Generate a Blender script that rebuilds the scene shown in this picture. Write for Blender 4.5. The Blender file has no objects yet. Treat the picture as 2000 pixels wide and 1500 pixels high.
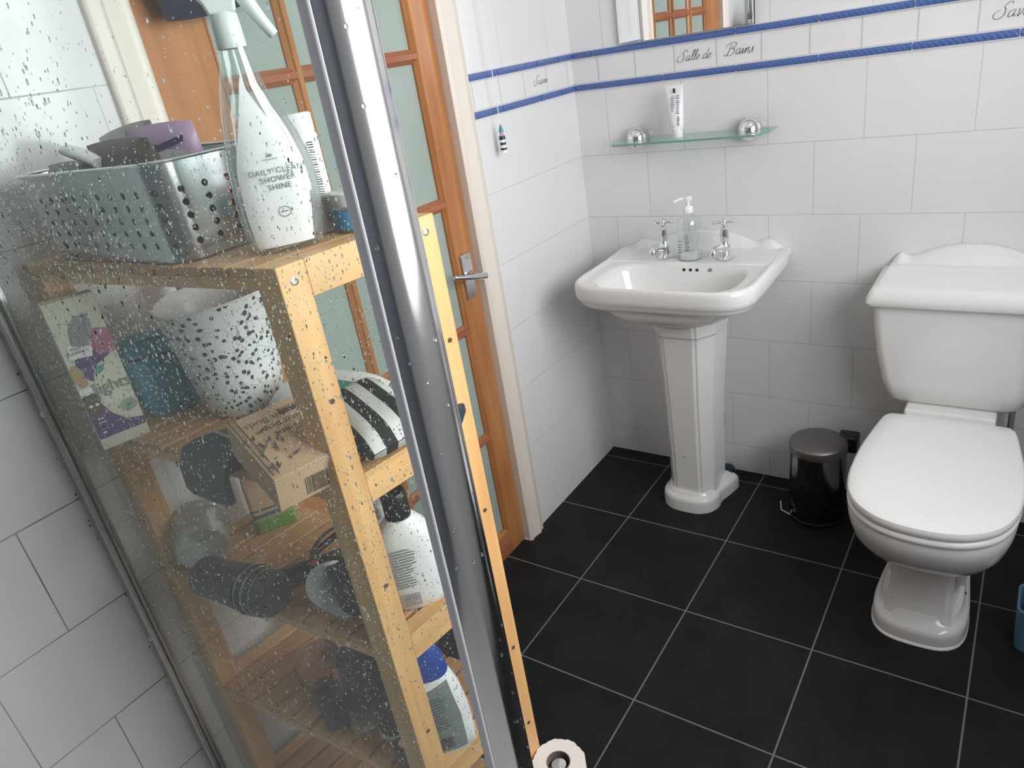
import bpy, bmesh, math, random
from mathutils import Vector, Matrix
random.seed(7)
sc = bpy.context.scene
COL = sc.collection
PI = math.pi

# ------------------------------------------------------------------ camera, sky, light
cam_d = bpy.data.cameras.new('camera'); cam = bpy.data.objects.new('camera', cam_d); COL.objects.link(cam)
cam_d.sensor_width = 36.0; cam_d.lens = 1410.57 / 2000 * 36; cam_d.clip_start = 0.02
def _rot(r):
    v = Vector(r); t = v.length
    return Matrix.Rotation(t, 3, v / t)
_R = _rot((1.979273, 0.497390, -0.529793))
_X, _Y, _Z = Vector(_R[0]), -Vector(_R[1]), -Vector(_R[2])
cam.matrix_world = Matrix(((_X.x, _Y.x, _Z.x, 1.224176), (_X.y, _Y.y, _Z.y, -2.139043), (_X.z, _Y.z, _Z.z, 1.456720), (0, 0, 0, 1)))
sc.camera = cam
w = bpy.data.worlds.new('sky'); sc.world = w; w.use_nodes = True
w.node_tree.nodes['Background'].inputs[0].default_value = (0.995, 0.985, 0.998, 1)
w.node_tree.nodes['Background'].inputs[1].default_value = 11.0
WIN = (-1.88, -0.55, 1.02, 2.08)      # window in the right wall: y0, y1, z0, z1
XR, YF, ZC = 1.80, -2.75, 2.40        # right wall, front wall, ceiling
pl = bpy.data.lights.new('window_portal', 'AREA'); pl.shape = 'RECTANGLE'
pl.size = WIN[3] - WIN[2]; pl.size_y = WIN[1] - WIN[0]
pl.cycles.is_portal = True
po = bpy.data.objects.new('window_portal', pl); COL.objects.link(po)
po.location = (XR + 0.055, (WIN[0] + WIN[1]) / 2, (WIN[2] + WIN[3]) / 2)
po.rotation_euler = (0, PI / 2, 0)
sc.view_settings.view_transform = 'Standard'; sc.view_settings.look = 'None'
sc.view_settings.gamma = 1; sc.view_settings.use_curve_mapping = False
sc.view_settings.exposure = 0.08
sc.cycles.max_bounces = 12; sc.cycles.transparent_max_bounces = 24
sc.cycles.diffuse_bounces = 6; sc.cycles.glossy_bounces = 6; sc.cycles.transmission_bounces = 10
sc.cycles.sample_clamp_indirect = 6.0
sc.cycles.caustics_reflective = False; sc.cycles.caustics_refractive = False

# ------------------------------------------------------------------ materials
MAT = {}
def srgb(r, g, b):
    f = lambda c: ((c / 255 + 0.055) / 1.055) ** 2.4 if c > 10 else c / 255 / 12.92
    return (f(r), f(g), f(b), 1)
class N:
    """tiny node-graph writer"""
    def __init__(s, name):
        s.m = bpy.data.materials.new(name); s.m.use_nodes = True
        s.t = s.m.node_tree; s.t.nodes.clear()
        s.out = s.t.nodes.new('ShaderNodeOutputMaterial')
        MAT[name] = s.m
    def n(s, typ, ins=None, **kw):
        nd = s.t.nodes.new('ShaderNode' + typ)
        for k, v in kw.items(): setattr(nd, k, v)
        for k, v in (ins or {}).items(): s.set(nd, k, v)
        return nd
    def set(s, nd, k, v):
        sock = nd.inputs[k]
        if isinstance(v, bpy.types.NodeSocket): s.t.links.new(v, sock)
        elif isinstance(v, bpy.types.Node): s.t.links.new(v.outputs[0], sock)
        else: sock.default_value = v
    def math(s, op, a, b=0.0, c=0.0):
        return s.n('Math', {0: a, 1: b, 2: c}, operation=op).outputs[0]
    def mix(s, f, a, b):
        nd = s.n('Mix', data_type='RGBA'); s.set(nd, 0, f); s.set(nd, 6, a); s.set(nd, 7, b); return nd.outputs[2]
    def done(s, sh): s.t.links.new(sh.outputs[0] if isinstance(sh, bpy.types.Node) else sh, s.out.inputs[0]); return s.m
def pbr(name, col, rough=0.5, metal=0.0, **kw):
    g = N(name); p = g.n('BsdfPrincipled', {'Base Color': col, 'Roughness': rough, 'Metallic': metal})
    for k, v in kw.items(): g.set(p, k.replace('_', ' '), v)
    return g.done(p)
def thin_clear(name, tint, gloss=0.08, haze=0.0, hcol=(0.8, 0.8, 0.8, 1), rough=0.02):
    g = N(name)
    tr = g.n('BsdfTransparent', {0: tint}); gl = g.n('BsdfGlossy', {0: (1, 1, 1, 1), 'Roughness': rough})
    lw = g.n('LayerWeight', {0: 0.35})
    f = g.math('MULTIPLY_ADD', lw.outputs['Facing'], 0.35, gloss)
    mx = g.n('MixShader', {0: f, 1: tr, 2: gl})
    if haze:
        df = g.n('BsdfDiffuse', {0: hcol}); mx = g.n('MixShader', {0: haze, 1: mx, 2: df})
    return g.done(mx)
def wood(name, c1, c2, axis='z', rough=0.4, scale=1.0):
    g = N(name); tc = g.n('TexCoord')
    sv = {'x': (2, 40, 40), 'y': (40, 2, 40), 'z': (40, 40, 2)}[axis]
    mp = g.n('Mapping', {0: tc.outputs['Object'], 3: tuple(a * scale for a in sv)})
    nz = g.n('TexNoise', {'Vector': mp.outputs[0], 'Scale': 1.0, 'Detail': 5.0, 'Roughness': 0.6, 'Distortion': 0.6})
    nz2 = g.n('TexNoise', {'Vector': tc.outputs['Object'], 'Scale': 5.0, 'Detail': 2.0})
    f = g.math('MULTIPLY_ADD', nz2.outputs[0], 0.35, g.math('MULTIPLY', nz.outputs[0], 0.75))
    rp = g.n('ValToRGB', {0: f}); rp.color_ramp.elements[0].position = 0.35; rp.color_ramp.elements[1].position = 0.72
    rp.color_ramp.elements[0].color = c1; rp.color_ramp.elements[1].color = c2
    p = g.n('BsdfPrincipled', {'Base Color': rp.outputs[0], 'Roughness': rough})
    return g.done(p)
def tiles(name, horiz, off_h, grout_a, grout_b, mould_at=None, band=True, wide_at=None):
    """white glazed wall tiles: brick bond below the border, a row of small bevelled tiles in it, plain rows above"""
    g = N(name); tc = g.n('TexCoord'); sp = g.n('SeparateXYZ', {0: tc.outputs['Object']})
    h = sp.outputs[horiz]; z = sp.outputs[2]
    def brick(dx, dz, wd, rh, ms, off):
        v = g.n('CombineXYZ', {0: g.math('SUBTRACT', h, dx), 1: g.math('SUBTRACT', z, dz)})
        b = g.n('TexBrick', {'Vector': v.outputs[0], 'Scale': 1.0, 'Mortar Size': ms, 'Mortar Smooth': 0.35, 'Brick Width': wd, 'Row Height': rh})
        b.offset = off; b.offset_frequency = 2; b.squash = 1.0
        return b.outputs['Fac']
    A = brick(off_h, 0.1036 - 2.0, 0.2461, 0.2, 0.0013, 0.5)
    if wide_at is not None:      # one uncut tile between the corner and the door
        sw = g.math('GREATER_THAN', h, wide_at)
        A = g.math('ADD', g.math('MULTIPLY', A, g.math('SUBTRACT', 1.0, sw)), g.math('MULTIPLY', brick(-2.0, 0.1036 - 2.0, 4.0, 0.2, 0.0013, 0.0), sw))
    if band:
        B = brick(0.090, 1.322, 0.1232, 0.073, 0.0028, 0.0)
        D = brick(off_h + 0.13, 1.4145 - 2.0, 0.2461, 0.2, 0.0013, 0.5)
        s1 = g.math('GREATER_THAN', z, 1.312); s2 = g.math('GREATER_THAN', z, 1.405)
        if wide_at is not None:      # the border stops at the door; plain rows in the shower
            bd = g.math('GREATER_THAN', h, -1.40); s1 = g.math('MULTIPLY', s1, bd); s2 = g.math('MULTIPLY', s2, bd)
        f = g.math('ADD', g.math('MULTIPLY', A, g.math('SUBTRACT', 1.0, s1)),
                   g.math('ADD', g.math('MULTIPLY', B, g.math('SUBTRACT', s1, s2)), g.math('MULTIPLY', D, s2)))
    else: f = A
    gc = grout_a
    if mould_at is not None:
        nz = g.n('TexNoise', {'Vector': tc.outputs['Object'], 'Scale': 9.0, 'Detail': 3.0})
        near = g.n('MapRange', {0: h, 1: mould_at - 0.30, 2: mould_at, 3: 0.35, 4: 1.0}).outputs[0]; near = g.math('MULTIPLY', near, g.math('LESS_THAN', h, mould_at))
        gc = g.mix(g.math('MULTIPLY', near, g.math('MULTIPLY_ADD', nz.outputs[0], 1.6, -0.1)), grout_a, grout_b)
    nz3 = g.n('TexNoise', {'Vector': tc.outputs['Object'], 'Scale': 2.5, 'Detail': 2.0})
    tcx = g.mix(nz3.outputs[0], srgb(222, 222, 222), srgb(228, 228, 229))
    col = g.mix(f, tcx, gc)
    rg = g.math('MULTIPLY_ADD', f, 0.5, 0.13)
    nz4 = g.n('TexNoise', {'Vector': tc.outputs['Object'], 'Scale': 7.0, 'Detail': 1.0})
    hb = g.math('MULTIPLY_ADD', f, -1.0, g.math('MULTIPLY', nz4.outputs[0], 0.6))
    bp = g.n('Bump', {'Strength': 0.35, 'Distance': 0.0012, 'Height': hb})
    p = g.n('BsdfPrincipled', {'Base Color': col, 'Roughness': rg, 'Normal': bp.outputs[0]})
    return g.done(p)

tiles('tile_back', 0, 0.599, srgb(196, 196, 195), srgb(90, 88, 80))
tiles('tile_left', 1, -1.861, srgb(200, 200, 199), srgb(52, 50, 46), mould_at=-1.74, wide_at=-0.60)
tiles('tile_plain', 1, 0.0, srgb(196, 196, 195), srgb(90, 88, 80), band=False)
def floor_mat():
    g = N('floor_tile'); tc = g.n('TexCoord'); sp = g.n('SeparateXYZ', {0: tc.outputs['Object']})
    v = g.n('CombineXYZ', {0: g.math('SUBTRACT', sp.outputs[0], 0.2513 - 3.293), 1: g.math('SUBTRACT', sp.outputs[1], -0.3939 - 3.29)})
    b = g.n('TexBrick', {'Vector': v.outputs[0], 'Scale': 1.0, 'Mortar Size': 0.0022, 'Mortar Smooth': 0.2, 'Brick Width': 0.3293, 'Row Height': 0.329})
    b.offset = 0.0; b.squash = 1.0
    nz = g.n('TexNoise', {'Vector': tc.outputs['Object'], 'Scale': 9.0, 'Detail': 7.0, 'Roughness': 0.65})
    rp = g.n('ValToRGB', {0: nz.outputs[0]}); rp.color_ramp.elements[0].position = 0.3; rp.color_ramp.elements[1].position = 0.75
    rp.color_ramp.elements[0].color = (0.008, 0.0082, 0.0088, 1); rp.color_ramp.elements[1].color = (0.020, 0.0205, 0.0215, 1)
    col = g.mix(b.outputs['Fac'], rp.outputs[0], (0.20, 0.185, 0.165, 1))
    hb = g.math('MULTIPLY_ADD', b.outputs['Fac'], -1.0, g.math('MULTIPLY', nz.outputs[0], 0.5))
    bp = g.n('Bump', {'Strength': 0.4, 'Distance': 0.0015, 'Height': hb})
    p = g.n('BsdfPrincipled', {'Base Color': col, 'Roughness': 0.5, 'Normal': bp.outputs[0], 'Specular IOR Level': 0.2})
    g.done(p)
floor_mat()
pbr('ceramic', srgb(226, 226, 225), 0.09)
pbr('seat_plastic', srgb(238, 238, 238), 0.22)
pbr('chrome', (0.80, 0.81, 0.83, 1), 0.06, 1.0)
pbr('post_chrome', (0.80, 0.81, 0.83, 1), 0.15, 1.0)
pbr('chrome_soft', (0.72, 0.73, 0.75, 1), 0.2, 1.0)
pbr('satin_alu', (0.74, 0.74, 0.76, 1), 0.36, 0.2)
pbr('alu', (0.62, 0.63, 0.64, 1), 0.28, 1.0)
pbr('bin_steel', (0.24, 0.23, 0.23, 1), 0.16, 1.0)
pbr('bin_lid', (0.25, 0.235, 0.235, 1), 0.4, 0.9)
pbr('black_plastic', (0.012, 0.012, 0.014, 1), 0.35)
pbr('dark_grey', (0.022, 0.027, 0.028, 1), 0.45)
pbr('bounce_cut_grey', srgb(104, 108, 118), 0.5)
pbr('white_paint', srgb(232, 231, 228), 0.5)
pbr('architrave', srgb(226, 217, 207), 0.38)
pbr('white_plastic', srgb(238, 238, 238), 0.3)
pbr('frost_plastic', srgb(214, 222, 220), 0.35)
pbr('paper', srgb(240, 234, 230), 0.9)
pbr('card_core', srgb(120, 116, 112), 0.8)
pbr('navy_cloth', (0.014, 0.019, 0.035, 1), 0.85)
pbr('navy_gloss', (0.012, 0.026, 0.048, 1), 0.4)
pbr('blue_glaze', (0.055, 0.095, 0.30, 1), 0.16)
pbr('grout', srgb(214, 214, 216), 0.7)
pbr('ink', (0.03, 0.03, 0.035, 1), 0.6)
pbr('ink_grey', (0.20, 0.21, 0.22, 1), 0.6)
pbr('ink_blue', (0.22, 0.23, 0.36, 1), 0.6)
pbr('ink_green', (0.06, 0.13, 0.13, 1), 0.5)
pbr('teal', (0.02, 0.20, 0.27, 1), 0.25)
pbr('green_plastic', (0.16, 0.36, 0.05, 1), 0.4)
pbr('label_blue', (0.08, 0.33, 0.62, 1), 0.35)
pbr('cap_blue', (0.012, 0.055, 0.33, 1), 0.3)
pbr('purple', (0.075, 0.045, 0.17, 1), 0.4)
pbr('dull_purple', (0.045, 0.032, 0.085, 1), 0.5)
pbr('lilac', (0.50, 0.33, 0.52, 1), 0.4)
pbr('pink_print', (0.42, 0.10, 0.20, 1), 0.4)
pbr('peach', (0.50, 0.28, 0.19, 1), 0.45)
pbr('cream_card', (0.66, 0.65, 0.52, 1), 0.5)
pbr('kraft', (0.54, 0.36, 0.21, 1), 0.75)
pbr('kraft_dark', (0.10, 0.065, 0.04, 1), 0.8)
pbr('skin_print', (0.10, 0.045, 0.025, 1), 0.6)
pbr('skin_print_light', (0.50, 0.27, 0.14, 1), 0.6)
pbr('yellow_print', (0.50, 0.36, 0.08, 1), 0.6)
pbr('mint', (0.05, 0.30, 0.25, 1), 0.3)
pbr('grey_label', (0.20, 0.235, 0.235, 1), 0.4)
pbr('sky_blue_plastic', (0.10, 0.24, 0.38, 1), 0.4)
pbr('red_dot', (0.4, 0.05, 0.08, 1), 0.4)
pbr('brown_leather', (0.09, 0.07, 0.055, 1), 0.6)
pbr('mirror', (0.90, 0.91, 0.91, 1), 0.0, 1.0)
pbr('screw_steel', (0.5, 0.48, 0.44, 1), 0.3, 1.0)
pbr('putty', (0.25, 0.25, 0.26, 1), 0.8)
wood('bamboo_v', srgb(206, 152, 92), srgb(238, 192, 134), 'z', 0.42)
wood('bamboo_h', srgb(206, 152, 92), srgb(238, 192, 134), 'y', 0.42)
wood('bamboo_slat', srgb(172, 122, 76), srgb(212, 163, 110), 'y', 0.5)
wood('door_v', srgb(146, 92, 52), srgb(190, 132, 82), 'z', 0.28, 0.8)
wood('door_h', srgb(142, 84, 56), srgb(178, 114, 80), 'y', 0.28, 0.8)
def pane_mat():
    g = N('obscure_pane'); tc = g.n('TexCoord')
    nz = g.n('TexNoise', {'Vector': tc.outputs['Object'], 'Scale': 260.0, 'Detail': 2.0})
    n2 = g.n('TexNoise', {'Vector': tc.outputs['Object'], 'Scale': 3.0, 'Detail': 1.0})
    bp = g.n('Bump', {'Strength': 0.25, 'Distance': 0.001, 'Height': nz.outputs[0]})
    col = g.mix(n2.outputs[0], srgb(146, 161, 154), srgb(164, 177, 170))
    p = g.n('BsdfPrincipled', {'Base Color': col, 'Roughness': 0.32, 'Normal': bp.outputs[0], 'Specular IOR Level': 0.5})
    g.done(p)
pane_mat()
def screen_mat():
    """shower pane: green tint, fresnel reflection, patchy limescale haze"""
    g = N('screen_glass'); tc = g.n('TexCoord')
    tr = g.n('BsdfTransparent', {0: (0.930, 0.966, 0.950, 1)}); gl = g.n('BsdfGlossy', {0: (1, 1, 1, 1), 'Roughness': 0.0})
    fr = g.math('MULTIPLY', g.n('Fresnel', {0: 1.45}).outputs[0], g.math('SUBTRACT', 1.0, g.n('NewGeometry').outputs['Backfacing']))
    m1 = g.n('MixShader', {0: fr, 1: tr, 2: gl})
    nz = g.n('TexNoise', {'Vector': tc.outputs['Object'], 'Scale': 7.0, 'Detail': 5.0, 'Roughness': 0.6})
    mr = g.n('MapRange', {0: nz.outputs[0], 1: 0.42, 2: 0.75, 3: 0.012, 4: 0.085})
    df = g.n('BsdfDiffuse', {0: (0.62, 0.66, 0.64, 1)})
    g.done(g.n('MixShader', {0: mr.outputs[0], 1: m1, 2: df}))
screen_mat()
def water_mat():
    g = N('water'); g.done(g.n('BsdfGlass', {0: (0.97, 1, 0.99, 1), 'Roughness': 0.0, 'IOR': 1.33}))
water_mat()
thin_clear('shelf_glass', (0.86, 0.95, 0.92, 1), 0.05)
thin_clear('window_glass', (0.97, 0.98, 0.98, 1), 0.02)
thin_clear('clear_plastic', (0.90, 0.93, 0.92, 1), 0.10, 0.05, (0.8, 0.85, 0.84, 1), 0.06)
thin_clear('cloudy_plastic', (0.80, 0.83, 0.82, 1), 0.12, 0.22, (0.55, 0.60, 0.58, 1), 0.1)
thin_clear('smoky_plastic', (0.55, 0.55, 0.54, 1), 0.10, 0.45, (0.20, 0.19, 0.18, 1), 0.1)
thin_clear('teal_clear', (0.30, 0.75, 0.82, 1), 0.10, 0.7, (0.09, 0.43, 0.64, 1), 0.08)
pbr('glass_edge', (0.16, 0.33, 0.29, 1), 0.15)
def strip_mat():
    g = N('strip_glaze'); tc = g.n('TexCoord')
    wv = g.n('TexWave', {'Vector': tc.outputs['Object'], 'Scale': 45.0, 'Distortion': 0.0}, bands_direction='DIAGONAL')
    bp = g.n('Bump', {'Strength': 0.5, 'Distance': 0.002, 'Height': wv.outputs['Fac']})
    p = g.n('BsdfPrincipled', {'Base Color': srgb(80, 106, 164), 'Roughness': 0.16, 'Normal': bp.outputs[0]})
    g.done(p)
strip_mat()
def basket_mat():
    g = N('perforated_steel'); uv = g.n('TexCoord'); sp = g.n('SeparateXYZ', {0: uv.outputs['UV']})
    fx = g.math('MULTIPLY', g.math('SUBTRACT', g.math('FRACT', g.math('DIVIDE', sp.outputs[0], 0.030)), 0.5), 0.030)
    fz = g.math('MULTIPLY', g.math('SUBTRACT', g.math('FRACT', g.math('DIVIDE', sp.outputs[1], 0.0155)), 0.5), 0.0155)
    d = g.math('SQRT', g.math('ADD', g.math('MULTIPLY', fx, fx), g.math('MULTIPLY', fz, fz)))
    hole = g.math('MULTIPLY', g.math('LESS_THAN', d, 0.0042), g.math('MULTIPLY', g.math('GREATER_THAN', sp.outputs[1], 0.0155), g.math('LESS_THAN', sp.outputs[1], 0.093)))
    me = g.n('BsdfPrincipled', {'Base Color': (0.50, 0.52, 0.53, 1), 'Metallic': 1.0, 'Roughness': 0.19})
    tr = g.n('BsdfTransparent', {0: (1, 1, 1, 1)})
    g.done(g.n('MixShader', {0: hole, 1: me, 2: tr}))
basket_mat()
def leaf_mat():
    g = N('leaf_print'); uv = g.n('TexCoord'); mp = g.n('Mapping', {0: uv.outputs['UV'], 3: (1, 1.0, 1)})
    wn = g.n('TexNoise', {'Vector': mp.outputs[0], 'Scale': 30.0})
    ad = g.n('VectorMath', {0: mp.outputs[0], 1: g.n('VectorMath', {0: wn.outputs[1], 3: 0.012}, operation='SCALE').outputs[0]}, operation='ADD')
    v1 = g.n('TexVoronoi', {'Vector': ad.outputs[0], 'Scale': 105.0})
    leaf = g.math('MULTIPLY', g.math('LESS_THAN', v1.outputs['Distance'], 0.36), g.math('GREATER_THAN', g.n('SeparateColor', {0: v1.outputs['Color']}).outputs[0], 0.22))
    v2 = g.n('TexVoronoi', {'Vector': ad.outputs[0], 'Scale': 26.0}, feature='DISTANCE_TO_EDGE')
    vine = g.math('MULTIPLY', g.math('LESS_THAN', v2.outputs['Distance'], 0.011), 0.45)
    col = g.mix(g.math('MAXIMUM', leaf, vine), srgb(232, 235, 234), srgb(62, 70, 78))
    g.done(g.n('BsdfPrincipled', {'Base Color': col, 'Roughness': 0.35}))
leaf_mat()
def stripe_mat():
    g = N('stripe_cloth'); uv = g.n('TexCoord'); sp = g.n('SeparateXYZ', {0: uv.outputs['UV']})
    f = g.math('GREATER_THAN', g.math('FRACT', g.math('MULTIPLY_ADD', sp.outputs[0], 3.0, 0.15)), 0.5)
    g.done(g.n('BsdfPrincipled', {'Base Color': g.mix(f, srgb(34, 38, 42), srgb(222, 224, 222)), 'Roughness': 0.8}))
stripe_mat()
M = MAT

# ------------------------------------------------------------------ mesh helpers
def B(): return bmesh.new()
def link(name, bm, mats, parent=None, smooth=False, bevel=0.0, seg=2, recalc=True):
    if recalc: bmesh.ops.recalc_face_normals(bm, faces=bm.faces)
    me = bpy.data.meshes.new(name); bm.to_mesh(me); bm.free()
    for m in (mats if isinstance(mats, (list, tuple)) else [mats]): me.materials.append(M[m] if isinstance(m, str) else m)
    o = bpy.data.objects.new(name, me); COL.objects.link(o)
    if smooth:
        for p in me.polygons: p.use_smooth = True
        me.set_sharp_from_angle(angle=math.radians(42))
    if bevel:
        b = o.modifiers.new('bevel', 'BEVEL'); b.width = bevel; b.segments = seg; b.limit_method = 'ANGLE'; b.angle_limit = math.radians(40)
        if not smooth:
            for p in me.polygons: p.use_smooth = True
            wn = o.modifiers.new('normals', 'WEIGHTED_NORMAL'); wn.keep_sharp = True
    if parent is not None: adopt(o, parent)
    return o
def adopt(o, parent):
    o.parent = parent
    o.matrix_parent_inverse = Matrix.Translation(-root_loc(parent))
def root_loc(p):
    v = Vector((0, 0, 0))
    if p.parent is None: return v + Vector(p.location)
    return v            # parts keep their geometry in world space, their own origin stays at the world origin
def thing(name, label, cat, loc, group=None):
    o = bpy.data.objects.new(name, None); COL.objects.link(o); o.location = loc; o.empty_display_size = 0.02
    return tag(o, label, cat, group)
def tag(o, label, cat, group=None):
    o['label'] = label; o['category'] = cat
    if group: o['group'] = group
    return o
def struct(o): o['kind'] = 'structure'; return o
def dup(root, off, label):
    r = root.copy(); COL.objects.link(r); r.location = Vector(root.location) + Vector(off); r['label'] = label
    for ch in list(root.children):
        c = ch.copy(); COL.objects.link(c); c.parent = r; c.matrix_parent_inverse = ch.matrix_parent_inverse.copy()
        for g in list(ch.children):
            d = g.copy(); COL.objects.link(d); d.parent = c; d.matrix_parent_inverse = g.matrix_parent_inverse.copy()
    return r
def box(bm, x0, x1, y0, y1, z0, z1, mi=0, fr=None):
    vs = []
    for z in (z0, z1):
        for x, y in ((x0, y0), (x1, y0), (x1, y1), (x0, y1)):
            p = Vector((x, y, z)); vs.append(bm.verts.new(fr(p) if fr else p))
    for f in ((0, 3, 2, 1), (4, 5, 6, 7), (0, 1, 5, 4), (1, 2, 6, 5), (2, 3, 7, 6), (3, 0, 4, 7)):
        bm.faces.new([vs[i] for i in f]).material_index = mi
def loft(bm, rings, cap0=True, cap1=True, mi=0, closed=True):
    R = [[bm.verts.new(p) for p in r] for r in rings]; n = len(R[0])
    for a, b in zip(R, R[1:]):
        for i in range(n if closed else n - 1):
            j = (i + 1) % n
            bm.faces.new((a[i], a[j], b[j], b[i])).material_index = mi
    if cap0: bm.faces.new(R[0][::-1]).material_index = mi
    if cap1: bm.faces.new(R[-1]).material_index = mi
    return R
def lathe(bm, prof, c=(0, 0, 0), n=32, cap0=True, cap1=True, mi=0, ax=None, sx=1.0, sy=1.0):
    c = Vector(c); rings = []
    for r, z in prof:
        ring = []
        for k in range(n):
            a = 2 * PI * k / n; p = Vector((r * sx * math.cos(a), r * sy * math.sin(a), z))
            ring.append(c + (ax @ p if ax is not None else p))
        rings.append(ring)
    return loft(bm, rings, cap0, cap1, mi)
def sph(bm, c, r, n=16, s=(1, 1, 1), mi=0, ax=None):
    k = n // 2
    prof = [(r * math.sin(PI * i / k), -r * math.cos(PI * i / k)) for i in range(k + 1)]
    prof[0] = (r * 0.02, -r); prof[-1] = (r * 0.02, r)
    c = Vector(c); rings = []
    for q, z in prof:
        rings.append([c + (ax @ Vector((q * math.cos(2 * PI * i / n) * s[0], q * math.sin(2 * PI * i / n) * s[1], z * s[2])) if ax is not None
                     else Vector((q * math.cos(2 * PI * i / n) * s[0], q * math.sin(2 * PI * i / n) * s[1], z * s[2]))) for i in range(n)])
    loft(bm, rings, True, True, mi)
def catmull(pts, k=8):
    P = [Vector(p) for p in pts]; out = []
    for i in range(len(P) - 1):
        a, b, c, d = P[max(i - 1, 0)], P[i], P[i + 1], P[min(i + 2, len(P) - 1)]
        for j in range(k):
            t = j / k
            out.append(0.5 * ((2 * b) + (c - a) * t + (2 * a - 5 * b + 4 * c - d) * t * t + (3 * b - a - 3 * c + d) * t ** 3))
    out.append(P[-1]); return out
def tube(bm, pts, r, n=10, mi=0, flat=1.0):
    P = [Vector(p) for p in pts]; rings = []; up = Vector((0, 0, 1)); prev = None
    rr = r if callable(r) else (lambda t: r)
    for i, p in enumerate(P):
        d = (P[min(i + 1, len(P) - 1)] - P[max(i - 1, 0)])
        d = d.normalized() if d.length > 1e-9 else Vector((0, 0, 1))
        if prev is None:
            s = d.cross(up if abs(d.z) < 0.9 else Vector((1, 0, 0))).normalized()
        else: s = (prev - d * prev.dot(d)).normalized()
        prev = s; u = s.cross(d)
        q = rr(i / max(1, len(P) - 1))
        rings.append([p + s * (q * math.cos(2 * PI * k / n)) + u * (q * flat * math.sin(2 * PI * k / n)) for k in range(n)])
    loft(bm, rings, True, True, mi)
def frame(o, right, up):
    """local (a along right, b along up, c along normal) -> world"""
    r = Vector(right).normalized(); u = Vector(up); u = (u - r * u.dot(r)).normalized(); nn = r.cross(u); o = Vector(o)
    return lambda p: o + r * p[0] + u * p[1] + nn * p[2], Matrix((r, u, nn)).transposed()
def poly(bm, fr, pts, c=0.0, mi=0, th=0.0):
    f = bm.faces.new([bm.verts.new(fr((p[0], p[1], c))) for p in pts]); f.material_index = mi
    return f
def text(name, s, size, fr_tuple, at, mat, parent=None, align='CENTER', sx=1.0, lift=0.0004, spacing=1.0):
    fr, rot = fr_tuple
    cu = bpy.data.curves.new(name, 'FONT'); cu.body = s; cu.size = size; cu.align_x = align; cu.extrude = 0.0; cu.space_character = spacing; cu.resolution_u = 3
    o = bpy.data.objects.new(name, cu); COL.objects.link(o)
    bpy.context.view_layer.update()
    me = bpy.data.meshes.new_from_object(o.evaluated_get(bpy.context.evaluated_depsgraph_get()))
    bpy.data.objects.remove(o); bpy.data.curves.remove(cu)
    for v in me.vertices: v.co = fr((at[0] + v.co.x * sx, at[1] + v.co.y, lift))
    me.materials.clear(); me.materials.append(M[mat]); me.name = name
    t = bpy.data.objects.new(name, me); COL.objects.link(t)
    if parent is not None: adopt(t, parent)
    return t
def resample(pts, n, closed=True):
    P = [Vector(p) for p in pts]
    if closed: P = P + [P[0]]
    L = [0]
    for a, b in zip(P, P[1:]): L.append(L[-1] + (b - a).length)
    out = []; j = 0; m = n if closed else n - 1
    for i in range(n):
        t = L[-1] * i / m
        while j < len(L) - 2 and L[j + 1] < t: j += 1
        out.append(P[j].lerp(P[j + 1], (t - L[j]) / max(1e-9, L[j + 1] - L[j])))
    return out
def sym(half, xc, n=96, sm=6):
    """closed plan outline from a half outline of (dx, y) running front to back"""
    h = catmull([(a, b, 0) for a, b in half], sm)
    pts = [Vector((xc + p.x, p.y, 0)) for p in h] + [Vector((xc - p.x, p.y, 0)) for p in h[::-1]]
    out = [pts[0]]
    for p in pts[1:]:
        if (p - out[-1]).length > 1e-4: out.append(p)
    if (out[0] - out[-1]).length < 1e-4: out.pop()
    return resample(out, n)
def polar(outline, c, n=96):
    """radius of an outline seen from c in n directions"""
    c = Vector((c[0], c[1], 0)); res = []; m = len(outline)
    for k in range(n):
        d = Vector((math.cos(2 * PI * k / n), math.sin(2 * PI * k / n), 0)); best = 0
        for i in range(m):
            a = outline[i] - c; e = outline[(i + 1) % m] - outline[i]
            den = d.x * e.y - d.y * e.x
            if abs(den) < 1e-12: continue
            t = (a.x * e.y - a.y * e.x) / den; s = (a.x * d.y - a.y * d.x) / den
            if t > 0 and -1e-6 <= s <= 1 + 1e-6: best = max(best, t)
        res.append(best)
    return res
def ring_polar(rad, c, sc_, z, n=96, sy=None):
    return [Vector((c[0] + rad[k] * sc_ * math.cos(2 * PI * k / n), c[1] + rad[k] * (sy or sc_) * math.sin(2 * PI * k / n), z)) for k in range(n)]
def rrect(cx, cy, hx, hy, r, z, n=8):
    out = []
    for sx, sy, a0 in ((1, 1, 0), (-1, 1, PI / 2), (-1, -1, PI), (1, -1, 1.5 * PI)):
        for k in range(n + 1):
            a = a0 + PI / 2 * k / n
            out.append(Vector((cx + sx * (hx - r) + r * math.cos(a), cy + sy * (hy - r) + r * math.sin(a), z)))
    return out

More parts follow.
